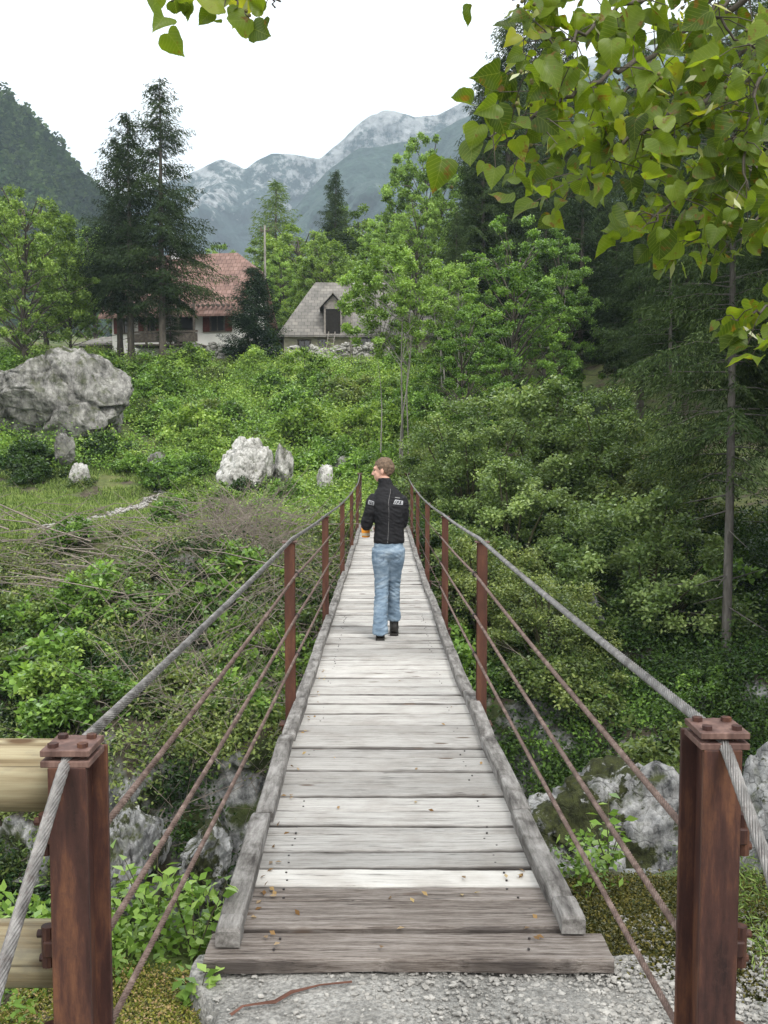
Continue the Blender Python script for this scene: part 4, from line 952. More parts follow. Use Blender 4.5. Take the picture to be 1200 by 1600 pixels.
# ------------------------------------------------------------------ near landing
slab = MB(); rng = np.random.RandomState(12)
def edgex(y): return -0.62 + .06 * math.sin(y * 5) + .03 * math.sin(y * 13)
N = 60; V = []; Fs = []
for j in range(N + 1):
    y = 1.2 + (3.42 - 1.2) * j / N
    for i in range(N + 1):
        f = i / N; x0 = edgex(y); x1_ = 1.40 - .42 * max(0, min(1, (y - 2.95) / .3)) + .05 * math.sin(y * 11); x = x0 + (x1_ - x0) * f
        z = .0 + .004 * math.sin(x * 9 + y * 7) - (.12 if i in (0, N) or j == N else 0)
        V.append((x, y, z))
for j in range(N):
    for i in range(N): a = j * (N + 1) + i; Fs.append((a, a + 1, a + N + 2, a + N + 1))
Vn = np.array(V); Vn[:, 2] += n2(Vn[:, 0], Vn[:, 1], 4, 4) * .010
sl_o = slab.add(Vn, Fs).build('landing_slab', M['concrete'], smooth=True); sl_o['kind'] = 'structure'
# gravel
mb = MB()
for k in range(11000):
    y = rng.uniform(2.75, 3.36) if k % 9 else rng.uniform(3.0, 3.8); x = rng.uniform(-.56, 1.35) if k % 9 else rng.uniform(.9, 1.5)
    if rng.rand() > (.18 + .82 * min(1, max(0, (x + .25) * 1.2))): continue
    s = .0025 + .013 * rng.rand() ** 4
    if rng.rand() < .012: s *= 1.9
    mb.add(ico_v * (1 + .22 * rng.normal(size=(len(ico_v), 1))) * s * 1.6 * np.array([rng.uniform(.8, 1.3), 1, .65]) + np.array([x, y, .005 if k % 9 else max(ground(x, y), 0 if y < 3.3 and x < 1. else -9) + .02]), ico_f)
set_props(mb.build('gravel', M['pebble']), 'pale gravel lying on the concrete before the bridge', 'gravel', kind='stuff')
# concrete block at the right abutment
cb = MB().box((1.05, 4.35, -.42), (.55, .5, .42), bev=.03).build('concrete_block', M['rock_gorge']); set_props(cb, 'grey concrete block below the right end of the kerb', 'block')
rock_obj('rock', (1.35, 4.0, -.75), (1.5, 1.0, 1.3), 71, M['rock_gorge'], 'dark grey rock under the gravel edge right of the bridge', sub=5)
rock_obj('rock', (-1.3, 4.55, -.95), (1.1, .9, 1.1), 72, M['rock_gorge'], 'grey rock below the weeds left of the bridge start', sub=5)
# crack / root
rt_ = MB().tube([at(360, 1602, 2.99), at(380, 1586, 3.04), at(430, 1580, 3.06), at(455, 1560, 3.12), at(500, 1548, 3.16), at(550, 1543, 3.18)], [.006, .008, .009, .008, .006, .004], 6)
o = rt_.build('root', simple('red brown root', (.11, .05, .035), .9)); o.location.z = .012; set_props(o, 'thin reddish root lying across the concrete landing', 'root')
for v in o.data.vertices: v.co.z = .004 + math.sin(v.index * 1.7) * .003 + (v.co.z * 0)
# weeds and stonecrop beside the landing
def nearpatch(name, n, x0, x1, y0, y1, L, mat, seed, label, hmax=.1, up=.7, W=.6):
    rng = np.random.RandomState(seed); x = rng.uniform(x0, x1, n); y = rng.uniform(y0, y1, n)
    k = n2(x, y, 3., 2, seed) > (-.25 if name != 'moss' else -.9); x, y = x[k], y[k]; n = len(x)
    z = height(x, y) + rng.rand(n) ** 1.5 * hmax * (1 + n2(x, y, 2.5, 2, seed + 1))
    o = foliage(name, np.stack([x, y, z], 1), L * rng.uniform(.5, 1.4, n), L * W, mat, None, rng, up); return set_props(o, label, 'plants', kind='stuff')
nearpatch('weeds', 9000, -2.4, -.66, 3.3, 4.5, .045, M['weed'], 31, 'bright green weeds on the bank edge left of the bridge', .22)
nearpatch('stonecrop', 30000, -1.25, -.60, 2.3, 3.45, .012, M['sedum'], 32, 'yellow and pink stonecrop beside the concrete', .05)
nearpatch('weeds', 5000, -2.4, -1.0, 2.0, 3.4, .035, M['weed'], 33, 'green weeds under the log fence', .08)
nearpatch('moss', 70000, .68, 2.2, 2.9, 4.3, .014, M['moss'], 34, 'dark olive moss at the right edge of the gravel', .035)
nearpatch('weeds', 9000, 1.25, 2.4, 2.6, 4.3, .04, M['grass'], 35, 'grass beyond the right gate post', .2, 0, .15)
nearpatch('weeds', 900, .72, 1.0, 4.0, 4.7, .035, M['weed'], 36, 'weeds growing from the gap by the right kerb', .25)
rng = np.random.RandomState(2)
def weed_plant(x, y, h, seed, lab):
    rng = np.random.RandomState(seed); o = thing('weed_plant', lab, 'plant', (x, y, max(ground(x, y), 0 if x > -.62 else -9))); mb = MB(); P_ = []; D = []
    for k in range(5):
        a = rng.rand() * 6.28; tip = Vector((math.cos(a) * h * .35, math.sin(a) * h * .35, h * rng.uniform(.6, 1))); mb.tube([(0, 0, 0), tip * .5 + Vector((0, 0, .02)), tip], [.003, .002, .001], 4, False)
        for q in range(7):
            f = (q + 1) / 7; P_.append(tip * f); b = rng.rand() * 6.28; D.append((math.cos(b), math.sin(b), rng.uniform(-.3, .3)))
    mb.build('stem', M['stem'], o); foliage('foliage', np.array(P_), .06, .035, M['weed'], o, rng, .8, D=np.array(D)); return o
weed_plant(-.70, 3.55, .38, 1, 'tall leafy weed left of the kerb end'); weed_plant(-.86, 3.7, .45, 2, 'bright leafy weed between the lower left ropes'); weed_plant(-1.05, 3.6, .3, 3, 'broad leaved weed behind the lowest left rope')
weed_plant(-.62, 3.22, .16, 4, 'small weed sprouting at the left end of the first plank'); weed_plant(.95, 4.1, .3, 5, 'small bright weed beside the right kerb')

# ------------------------------------------------------------------ the bridge
bridge = thing('suspension_footbridge', 'narrow wooden plank suspension footbridge with rusty steel posts and wire ropes', 'bridge', (0, 3.24, 0))
def bp(o): o.parent = bridge; o.matrix_parent_inverse = Matrix.Translation((0, -3.24, 0)); return o
DY = [3.24, 6.88, 11.07, 15.6, 20.1, 24.4, 28.8, 29.5]; DZ = [.065, -.075, -.2, -.30, -.36, -.38, -.37, -.37]
def smooth_interp(y, A, B):
    A = np.array(A); B = np.array(B); i = int(np.clip(np.searchsorted(A, y) - 1, 0, len(A) - 2)); h = A[i + 1] - A[i]; t_ = (y - A[i]) / h
    m = np.gradient(B, A); return float((2 * t_**3 - 3 * t_**2 + 1) * B[i] + (t_**3 - 2 * t_**2 + t_) * h * m[i] + (-2 * t_**3 + 3 * t_**2) * B[i + 1] + (t_**3 - t_**2) * h * m[i + 1])
def dz(y): return smooth_interp(y, DY, DZ)
def dxc(y): return smooth_interp(y, [3.24, 5.0, 7.5, 29], [.065, .03, .012, .0])
def ygap(py, z=.05):      # distance at which the deck shows at this row of the photo
    y = 3.0
    d = ray(600, py)
    while y < 30:
        if CZ + d[2] * y / d[1] <= dz(max(y, 3.24)): return y
        y += .01
    return y
rows = [1501, 1453, 1410, 1384, 1357, 1330, 1303, 1292, 1268, 1246, 1226, 1206, 1183, 1170, 1148, 1134, 1116, 1101, 1087, 1073, 1060, 1047]
edges = [ygap(r) for r in rows]; edges[0] = 3.235
rng = np.random.RandomState(21); y = edges[-1]
while y < 29.2: y += rng.choice([.15, .18, .20, .22, .26]) * rng.uniform(.92, 1.08); edges.append(y)
def plank(y0, y1, i):
    yc = (y0 + y1) / 2; gap = .0055 + .010 * rng.rand() ** 2; L = 1.29 + rng.uniform(-.02, .03); xc = dxc(yc) + rng.uniform(-.012, .012)
    if i == 0: L = 1.385; xc = .085
    elif i < 3: L = 1.30
    th = .045; nseg = 26; hw = (y1 - y0) / 2 - gap; prof = [(-hw, -th), (-hw, -.008), (-hw + .009, 0), (-hw * .4, .001), (hw * .4, .001), (hw - .009, 0), (hw, -.008), (hw, -th)]
    V = []; Fs = []; m = len(prof); cup = rng.normal() * .0022; tw = rng.normal() * .004; ph = rng.rand(4) * 9
    lift = rng.normal() * .0035
    for k in range(nseg + 1):
        f = k / nseg; x = (f - .5) * L
        w0 = (math.sin(x * 6 + ph[0]) * .0022 + math.sin(x * 17 + ph[1]) * .0012 + rng.normal() * .0012) * (2.2 if i < 2 else 1); w1 = math.sin(x * 5 + ph[2]) * .0022 + math.sin(x * 21 + ph[3]) * .001 + rng.normal() * .0012
        for (py, pz) in prof:
            yy = py + (w0 if py < 0 else w1) * (abs(py) > hw * .5); V.append((x + (.004 * math.sin(py * 90 + ph[0]) if k in (0, nseg) else 0), yy, pz + lift + cup * math.sin(x * 3) + tw * x * py * 4 + rng.normal() * .0005))
    for k in range(nseg):
        for j in range(m): a = k * m + j; b = k * m + (j + 1) % m; Fs.append((a, b, b + m, a + m))
    Fs.append(tuple(range(m))[::-1]); Fs.append(tuple(nseg * m + j for j in range(m)))
    return V, Fs, Vector((xc, yc, dz(yc))), math.atan((dz(yc + .1) - dz(yc - .1)) / .2), rng.normal() * .004
new = {3, 16}
white2 = {9, 24, 31, 40, 47, 58}
stuffm = MB(); cnt = 0
for i in range(len(edges) - 1):
    if edges[i + 1] > 29.3: break
    V, Fs, c, tilt, yaw = plank(edges[i], edges[i + 1], i)
    if cnt < 99:
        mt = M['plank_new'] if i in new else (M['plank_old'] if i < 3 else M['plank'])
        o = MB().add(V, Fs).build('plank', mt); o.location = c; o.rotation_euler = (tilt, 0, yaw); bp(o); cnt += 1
        if i in new: o['label'] = 'newer pale plank'
        if i == 0: o['label'] = 'dark worn first plank, wider than the rest'
    else:
        stuffm.add([Vector(v) + c for v in V], Fs)
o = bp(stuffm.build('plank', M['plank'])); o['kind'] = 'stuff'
# nail heads
nb = MB()
for i in range(40):
    yc = (edges[i] + edges[i + 1]) / 2
    for sx in (-.44, .44):
        for k in (-.04, .04): x = dxc(yc) + sx + rng.normal() * .01; nb.cyl((x, yc + k, dz(yc + k) - .002), (x, yc + k, dz(yc + k) + .0035), .005, n=6)
bp(nb.build('nails', M['dark_metal']))['kind'] = 'stuff'
# kerb timbers
def kerb(side, y0, y1, k):
    V = []; Fs = []; ns = 14; prof = [(-.043, .0), (-.043, .058), (-.036, .066), (.036, .066), (.043, .058), (.043, 0)]; ph = rng.rand(3) * 9; off = rng.normal() * .006; yaw = rng.normal() * .004
    yc = (y0 + y1) / 2; c = Vector((dxc(yc) + side * .606 + off, yc, dz(yc) + .003)); m = len(prof)
    for s in range(ns + 1):
        y = y0 + (y1 - y0) * s / ns
        lap = 0 if .05 < s / ns < .95 else -.012
        for (a, b) in prof:
            V.append((a * .98 + dxc(y) + side * .606 + off - c.x + math.sin(y * 4 + ph[0]) * .003 + rng.normal() * .0004, y - yc, dz(y) + .003 - c.z + (b + lap * (b > .03)) + rng.normal() * .0004))
    for s in range(ns):
        for j in range(m): a = s * m + j; b = s * m + (j + 1) % m; Fs.append((a, b, b + m, a + m))
    Fs.append(tuple(range(m))[::-1]); Fs.append(tuple(ns * m + j for j in range(m)))
    o = MB().add(V, Fs).build('kerb_timber', M['kerb']); o.location = c; o.rotation_euler.z = yaw; bp(o)
for side in (-1, 1):
    y = ygap(1478) - .02 if side < 0 else ygap(1462); k = 0
    marks = [ygap(1455), ygap(1288), ygap(1162), ygap(1102)] if side < 0 else [ygap(1425), ygap(1283), ygap(1165), ygap(1090)]
    while y < 29:
        y1 = marks[k] if k < len(marks) else y + rng.uniform(1.6, 2.3)
        if y1 > y + .05: kerb(side, y, min(y1 - .006, 29.1), k); 
        y = max(y, y1); k += 1
# stringers and carrying cables below
for sx in (-.5, .5): bp(MB().tube([(sx + dxc(max(y, 3.3)), y, dz(max(3.3, y)) - .075) for y in np.linspace(3.3, 29, 30)], .022, 8).build('carrying_cable', M['rope_steel']))
# I-beam posts
def ibeam(mb, x, y, z0, z1, w_=.075, d_=.15, tf=.010, tw=.008):
    h = z1 - z0; zc = (z0 + z1) / 2
    mb.box((x, y, zc), (w_, tf, h), bev=.002); mb.box((x, y + d_, zc), (w_, tf, h), bev=.002); mb.box((x, y + d_ / 2, zc), (tw, d_ - tf - .001, h - .002)); return mb
tops = [(6.88, 1.10), (11.07, .96), (15.6, .83), (20.1, .77), (24.4, .76)]
ROPE_FR = [.187, .435, .664]
def clamp(parent, p, r, d=Vector((0, 1, 0))):
    pts = []
    for k in range(9):
        a = math.pi * 2 * k / 8; pts.append(Vector(p) + Vector((math.cos(a) * r, 0, math.sin(a) * r)))
    c = MB().tube(pts, r * .28, 5, False); c.box(Vector(p) + Vector((0, 0, 0)), (r * 2.4, r * .7, r * .6)); return c.build('rope_clamp', M['dark_metal'], parent)
mains = {-1: [], 1: []}; hands = {-1: [[], [], []], 1: [[], [], []]}
for side in (-1, 1):
    X0 = -.655 if side < 0 else .682
    for (y, zt) in tops:
        zb = dz(y) - .12; po = bp(ibeam(MB(), X0, y - .03, zb, zt, .070, .06, .007, .006).build('railing_post', M['rust_red']))
        MB().box((X0 + side * .01, y, zb + .02), (.13, .12, .014), bev=.002).box((X0 + side * .035, y, zb - .03), (.05, .1, .09)).build('foot_bracket', M['rust'], po)
        MB().box((X0, y, zt + .006), (.10, .09, .010), bev=.002).build('saddle_plate', M['rust_plate'], po)
        hh = zt - dz(y)
        mains[side].append(Vector((X0 - side * .02, y, zt + .030)))
        for k in range(3):
            p = Vector((X0 - side * .047, y, zt - ROPE_FR[k] * 1.18)); hands[side][k].append(p); clamp(po, p, .017)
    # near gate post
    GX = -.727 if side < 0 else .776; gzt = at(0, 1172.7, 2.222).z if side < 0 else at(0, 1145, 2.222).z
    gp = bp(ibeam(MB(), GX + (.005 if side < 0 else -.005), 2.225, -.3, gzt - .040, .088, .17, .014, .012).build('gate_post', M['rust']))
    for zc_, nm in ((gzt - .0075, 'cap_plate'), (gzt - .0325, 'base_plate')):
        MB().box((GX, 2.282, zc_), (.112, .125, .015), bev=.0015).build(nm, M['rust_plate'], gp)
    for bx_ in (-.034, .034):
        for by in (-.036, .036):
            b = MB().tube([(GX + bx_, 2.282 + by, gzt - .045), (GX + bx_, 2.282 + by, gzt + .001)], .006, 8)
            a0 = rng.rand()
            V = [(GX + bx_ + math.cos(a0 + j * math.pi / 3) * .0125, 2.282 + by + math.sin(a0 + j * math.pi / 3) * .0125, z) for z in (gzt + .0005, gzt + .010) for j in range(6)]
            b.add(V, [(0, 1, 2, 3, 4, 5), (11, 10, 9, 8, 7, 6)] + [(j, (j + 1) % 6, (j + 1) % 6 + 6, j + 6) for j in range(6)]); b.build('bolt', M['rust'], gp)
    mains[side].insert(0, Vector((GX, 2.34, gzt - .020))); mains[side].insert(0, Vector((GX, 2.235, gzt - .022)))
    # backstay to the ground
    if side < 0: mains[side].insert(0, Vector((GX - .005, 1.83, 1.8 - 1.02))); mains[side].insert(0, Vector((GX - .01, 1.0, .02)))
    else: mains[side].insert(0, Vector((GX + .004, 1.95, 1.8 - .868))); mains[side].insert(0, Vector((GX + .0, 1.1, .02)))
    gy = 2.43; nearz = [at(157, 1290, gy).z, at(157, 1458, gy).z, at(165, 1605, gy).z]
    for k in range(3):
        xin = GX - side * .028
        hands[side][k].insert(0, Vector((xin, gy, nearz[k]))); 
        # eye bolt and grips on the outer face of the gate post
        c = MB().box((GX + side * .068, 2.33, nearz[k] + .02), (.045, .05, .04), bev=.004)
        c.cyl((GX + side * .04, 2.33, nearz[k] + .05), (GX + side * .11, 2.33, nearz[k] + .05), .010).cyl((GX + side * .085, 2.33, nearz[k] - .03), (GX + side * .085, 2.33, nearz[k] + .07), .016)
        c.cyl((GX + side * .04, 2.33, nearz[k] - .01), (GX + side * .105, 2.33, nearz[k] - .01), .010); c.build('rope_anchor', M['rust'], gp)
    # the tall posts on the far bank
    XE = -.70 if side < 0 else .675; zt = at(0, 741, 28.8).z
    ep = bp(ibeam(MB(), XE, 28.8, -1.3, zt, .10, .15, .012, .010).build('gate_post', M['rust']))
    MB().box((XE, 28.87, zt + .02), (.14, .17, .03)).build('cap_plate', M['rust_plate'], ep)
    mains[side].append(Vector((XE, 28.8, zt + .0))); mains[side].append(Vector((XE * 1.3, 33, -.3)))
    for k in range(3): hands[side][k].append(Vector((XE - side * .06, 28.8, zt - .22 - .33 * k)))
def rope(pts, r, mat, name, pitch, sagamt=.02, lobes=6, near=8.0):
    """laid wire rope: a lobed section that turns along its length"""
    P_ = []
    for a, b in zip(pts[:-1], pts[1:]):
        L = (b - a).length; st = pitch / 11 if a.y < near else .25; n = max(2, int(L / st)); sg = sagamt * L / 4.5 if L > 2 else 0
        for k in range(n): f = k / n; p = a.lerp(b, f); p = p + Vector((0, 0, -4 * sg * f * (1 - f))); P_.append(p)
    P_.append(pts[-1]); P_ = np.array(P_)
    # round the bends a little
    for it in range(3): Q_ = P_.copy(); Q_[1:-1] = (P_[:-2] + 2 * P_[1:-1] + P_[2:]) / 4; P_ = np.where((P_[:, 1] < near)[:, None], Q_, P_)
    T = unit(np.gradient(P_, axis=0)); s = np.concatenate([[0], np.cumsum(np.linalg.norm(np.diff(P_, axis=0), axis=1))])
    up = np.array([0, 0, 1.]); A = unit(np.cross(np.broadcast_to(np.array([1., 0, 0]), T.shape), T)); B = np.cross(T, A); n = len(P_); k = lobes * 5
    ang = np.arange(k) / k * 2 * np.pi; lob = 1 - .30 * (1 - np.abs(np.sin(ang * lobes / 2)) ** .7)
    th = ang[None, :] + (s / pitch * 2 * np.pi)[:, None]
    V = P_[:, None, :] + (A[:, None, :] * np.cos(th)[..., None] + B[:, None, :] * np.sin(th)[..., None]) * (r * lob)[None, :, None]
    I = np.arange(n * k).reshape(n, k); In = np.roll(I, -1, 1)
    Q_ = np.stack([I[:-1], In[:-1], In[1:], I[1:]], -1).reshape(-1, 4)
    me = npmesh(name, V.reshape(-1, 3), Q_); me.materials.append(mat); me.shade_smooth(); o = bpy.data.objects.new(name, me); COL.objects.link(o); return bp(o)
for side in (-1, 1):
    rope(mains[side], .0138, M['rope_steel'], 'main_cable', .24, .012, 12)
    for k in range(3): rope(hands[side][k], .0098, M['rope_rust'], 'hand_rope', .10, .012, 6)
# log fence to the left of the gate
fence = thing('log_fence', 'pale peeled log fence rails left of the left gate post', 'fence', (-.8, 2.45, 0))
for (py0, py1) in ((1161, 1273), (1449, 1548)):
    za, zb = at(60, py0, 2.42).z, at(60, py1, 2.42).z; r_ = (za - zb) / 2 * 1.0; zc = (za + zb) / 2
    V = MB().tube([(-2.6 + .8, 0.02, zc), (-1.6 + .8, 0, zc + .003), (-.775 + .8 - .0, 0, zc)], [r_ * 1.05, r_, r_ * .98], 28); lo = V.build('rail', M['log'], fence, False)
    for p in lo.data.polygons: p.use_smooth = len(p.vertices) == 4
MB().tube([(-1.75, .12, -.25), (-1.75, .12, 1.15)], [.07, .068], 20).build('post', M['log'], fence)
# rusty bent bar behind the right gate post
bar = MB().tube([(.93, 2.75, 1.02), (.90, 2.8, .90), (.87, 2.8, .84), (.885, 2.8, .74), (.90, 2.8, .70)], [.012, .016, .02, .012, .01], 8)
set_props(bar.build('iron_hook', M['rust'], smooth=True), 'bent rusty iron hook hanging behind the right gate post', 'hook')

# leaf litter on the planks
rng = np.random.RandomState(55); P_ = []
for k in range(70):
    y = 3.3 + rng.rand() ** 1.5 * 5; sx = rng.choice([-1, -1, -1, 1]) * (.54 - abs(rng.normal()) * .05) if rng.rand() < .8 else rng.uniform(-.5, .5)
    P_.append((dxc(y) + sx, y, dz(y) + .008))
M['litter'] = leaf_mat('dry leaves', (.16, .09, .04), (.30, .19, .09), (.42, .32, .16))
set_props(foliage('leaf_litter', np.array(P_), .03, .018, M['litter'], None, rng, 1.5), 'dry yellow leaves lying along the kerbs of the bridge', 'leaves', kind='stuff')

# ------------------------------------------------------------------ the walking person
def ell(mb, c, r, seg=20, rot=None):
    bm = bmesh.new(); bmesh.ops.create_uvsphere(bm, u_segments=seg, v_segments=seg // 2 + 2, radius=1)
    Mx = rot if rot is not None else Matrix.Identity(3)
    mb.add([Mx @ Vector((v.co.x * r[0], v.co.y * r[1], v.co.z * r[2])) + Vector(c) for v in bm.verts], [[v.index for v in f.verts] for f in bm.faces]); bm.free(); return mb
def loft(mb, rings, n=26):
    V = []; Fs = []
    for (cx, cy, z, rx, ry, yaw, tilt) in rings:
        for k in range(n):
            a = 2 * math.pi * k / n; x = math.copysign(abs(math.cos(a)) ** .88, math.cos(a)) * rx; y = math.copysign(abs(math.sin(a)) ** .88, math.sin(a)) * ry
            V.append((cx + x * math.cos(yaw) - y * math.sin(yaw), cy + x * math.sin(yaw) + y * math.cos(yaw), z + tilt * y))
    for i in range(len(rings) - 1):
        for k in range(n): Fs.append((i * n + k, i * n + (k + 1) % n, (i + 1) * n + (k + 1) % n, (i + 1) * n + k))
    Fs.append(tuple(range(n))[::-1]); Fs.append(tuple((len(rings) - 1) * n + k for k in range(n)))
    return mb.add(V, Fs)
def melt(mb, name, mat, parent, voxel, iters=4, disp=None, deci=None):
    o = mb.build('tmp_shape', None); m = o.modifiers.new('r', 'REMESH'); m.mode = 'VOXEL'; m.voxel_size = voxel; m.use_smooth_shade = True
    s = o.modifiers.new('s', 'SMOOTH'); s.iterations = iters; s.factor = .6
    dg = bpy.context.evaluated_depsgraph_get(); me = bpy.data.meshes.new_from_object(o.evaluated_get(dg)); bpy.data.objects.remove(o)
    if disp:
        n = len(me.vertices); V = np.empty(n * 3, np.float32); me.vertices.foreach_get('co', V); V = V.reshape(-1, 3)
        Nn = np.empty(n * 3, np.float32); me.vertices.foreach_get('normal', Nn); Nn = Nn.reshape(-1, 3)
        V = V + Nn * disp(V.astype(float))[:, None]; me.vertices.foreach_set('co', V.astype(np.float32).ravel()); me.update()
    me.name = name; o = link(name, me, mat, parent, True); return o
PYW = R(13)
def sway(v):
    k = float(np.interp(v[2], [.3, .9, 1.2, 1.45, 1.6], [0, .028, .034, .026, .0])) * float(np.interp(v[1], [.12, .24], [1, 0])); return (v[0] + k, v[1], v[2])
pd = 9.9
person = thing('person', 'person in black jacket and blue jeans walking away across the bridge, head turned left', 'person', (.018, pd, dz(pd) + .004))
M['skin'] = simple('skin', (.56, .33, .25), .55, 14, .12, .05, .002)
M['hair'] = simple('short brown hair', (.115, .078, .052), .75, 45, .5, .6, .006)
M['jacket'] = simple('black jacket cloth', (.009, .009, .011), .8, 30, .4, .3, .003)
t = NT('washed denim'); v = t.coord(); n1 = t.noise(v, 6, 6, .6); n2_ = t.noise(t.coord((1, 1, 3.2)), 9, 3, .5)
c = t.ramp(t.math('ADD', t.math('MULTIPLY', n1, .55), t.math('MULTIPLY', n2_, .45)), [(.36, (.075, .115, .165)), (.5, (.15, .21, .275)), (.64, (.29, .36, .43))])
M['jeans'] = t.bsdf(c, .9, n2_, .5, .006)
M['boot'] = simple('black boot leather', (.022, .020, .018), .5, 20, .4)
M['white_cloth'] = simple('white reflective patch', (.36, .37, .39), .6, 30, .1)
M['piping'] = simple('grey piping', (.16, .16, .16), .6)
sh = {-1: [(-.118, .0, 1.42), (-.160, -.01, 1.36), (-.182, -.012, 1.26), (-.225, .01, 1.15), (-.225, .10, 1.125), (-.205, .19, 1.13)],
      1: [(.108, 0, 1.41), (.130, .015, 1.35), (.134, .03, 1.26), (.128, .075, 1.15), (.105, .16, 1.11), (.09, .24, 1.12)]}
legs = {-1: [(-.078, .03, .90, .092), (-.074, .03, .78, .092), (-.058, .045, .64, .078), (-.050, .045, .50, .066), (-.052, .0, .36, .066), (-.054, -.045, .22, .070), (-.056, -.075, .12, .075), (-.056, -.085, .060, .078)],
        1: [(.078, .03, .90, .092), (.078, .045, .78, .090), (.072, .085, .64, .072), (.072, .13, .50, .060), (.078, .15, .38, .058), (.082, .165, .28, .062), (.084, .175, .20, .067), (.085, .18, .155, .070)]}
# body: one continuous mesh
b = MB()
loft(b, [(0, .02, .86, .135, .10, PYW, 0), (0, .02, 1.0, .125, .095, PYW, 0), (0, .01, 1.15, .13, .10, PYW, 0), (0, .0, 1.32, .155, .105, PYW, 0), (0, 0, 1.42, .12, .07, PYW, 0), (-.005, .0, 1.49, .065, .055, PYW, 0), (-.012, .005, 1.55, .056, .058, PYW, 0), (-.02, .015, 1.62, .054, .058, 0, 0)])
HC = Vector((-.026, .02, 1.684)); HR = Matrix.Rotation(R(76), 3, 'Z') @ Matrix.Rotation(R(-5), 3, 'X')
def hp(x, y, z): return HC + HR @ Vector((x, y, z))
ell(b, hp(0, -.012, .022), (.074, .095, .095), 28, HR); ell(b, hp(0, .040, -.045), (.056, .055, .066), 22, HR); ell(b, hp(0, .066, -.092), (.026, .024, .022), 14, HR)
ell(b, hp(0, .066, .022), (.058, .030, .026), 16, HR); ell(b, hp(0, .088, -.066), (.022, .013, .007), 12, HR); ell(b, hp(0, .087, -.079), (.019, .013, .007), 12, HR)
b.tube([hp(0, .084, .012), hp(0, .104, -.016), hp(0, .116, -.033), hp(0, .094, -.043)], [.010, .012, .0135, .010], 10); ell(b, hp(.013, .098, -.038), (.009, .009, .007), 10, HR); ell(b, hp(-.013, .098, -.038), (.009, .009, .007), 10, HR)
for s_ in (-1, 1):
    ell(b, hp(s_ * .032, .068, -.022), (.022, .020, .022), 14, HR)
    ell(b, hp(s_ * .076, -.004, -.012), (.010, .020, .033), 14, HR @ Matrix.Rotation(R(s_ * 14), 3, 'Z'))
    A = [Vector(p) for p in sh[s_]]; b.tube(A, [.040, .042, .040, .036, .033, .027], 12)
    L = legs[s_]; b.tube([p[:3] for p in L], [p[3] * .72 for p in L[:4]] + [.042, .038, .034, .034], 14)
    fy = L[-1][1]; fx = L[-1][0]; b.tube([(fx, fy + .012, .11), (fx, fy - .0, .06), (fx, fy + .1, .035), (fx, fy + .16, .03)], [.034, .036, .034, .022], 12)
# left hand over the jar, five separate fingers curled down round it; right hand cups its far side
JC = Vector((-.205, .272, 1.045)); JR = .043
def hand(wr, pc, fingers, thumb):
    b.tube([wr, Vector(wr).lerp(Vector(pc), .5), pc], [.024, .029, .033], 12)
    ell(b, pc, (.036, .042, .016), 14)
    for f, r_ in fingers: b.tube(f, [r_, r_ * .98, r_ * .92, r_ * .8], 8)
    b.tube(thumb, [.0125, .0115, .0105, .009], 8)
pc = Vector((-.207, .238, 1.128))
fg = []
for k, (a, ln) in enumerate(((150, .9), (122, 1.0), (94, 1.03), (66, .92))):
    a_ = R(a); d = Vector((math.cos(a_), math.sin(a_), 0)); kn = JC + Vector((d.x * .030, d.y * .030, .083)); fg.append(([pc.lerp(kn, .45), kn, JC + d * (JR + .008) + Vector((0, 0, .058)), JC + d * (JR + .007) + Vector((0, 0, .040 - .03 * ln))], .0088))
hand(sh[-1][-1], pc, fg, [pc + Vector((.02, -.02, 0)), pc + Vector((.045, .0, -.015)), JC + Vector((JR + .008, -.012, .055)), JC + Vector((JR + .004, -.002, .03))])
pc2 = Vector((.03, .285, 1.085)); fg = []
for k in range(4):
    z_ = .03 - k * .021; fg.append(([pc2 + Vector((-.02, .012, z_)), pc2 + Vector((-.075, .045, z_ - .02)), pc2 + Vector((-.13, .052, z_ - .03)), pc2 + Vector((-.165 + .006 * k, .048, z_ - .035))], .0085))
hand(sh[1][-1], pc2, fg, [pc2 + Vector((0, -.01, .02)), pc2 + Vector((-.05, -.035, .02)), pc2 + Vector((-.10, -.045, .01)), pc2 + Vector((-.14, -.042, .0))])
for i_, v_ in enumerate(b.v): b.v[i_] = sway(v_)
melt(b, 'body', M['skin'], person, .0062, 2)
for s_ in (-1, 1):
    ey = MB(); ell(ey, hp(s_ * .031, .079, .003), (.012, .0115, .0065), 12, HR); ey.build('eye', simple('eye', (.10, .08, .07), .3), person, True)
    eb = MB().tube([hp(s_ * .014, .095, .019), hp(s_ * .032, .090, .025), hp(s_ * .05, .074, .020)], [.0035, .004, .002], 6); eb.build('eyebrow', M['hair'], person, True)
# hair
bm = bmesh.new(); bmesh.ops.create_icosphere(bm, subdivisions=5, radius=1)
for v in bm.verts: v.co = Vector((v.co.x * .082, v.co.y * .104, v.co.z * .102)) + Vector((0, -.013, .023))
def hairy(c):
    y, z = c.y, c.z; hl = np.interp(y, [-.12, -.06, -.035, .0, .02, .045, .09], [-.075, -.070, -.045, .018, .002, .048, .062]); return z > hl + .006 * math.sin(c.x * 90) + .004 * math.sin(c.y * 150)
bmesh.ops.delete(bm, geom=[f for f in bm.faces if not hairy(f.calc_center_median())], context='FACES')
Vh = np.array([v.co[:] for v in bm.verts]); 
Vh2 = Vh + unit(Vh) * (fbm(Vh * np.array([60, 25, 60.]), 3) * .006 + fbm(Vh * 14 + 4, 3) * .005)[:, None]
me = bpy.data.meshes.new('hair'); me.from_pydata([tuple(hp(*p)) for p in Vh2], [], [[v.index for v in f.verts] for f in bm.faces]); bm.free()
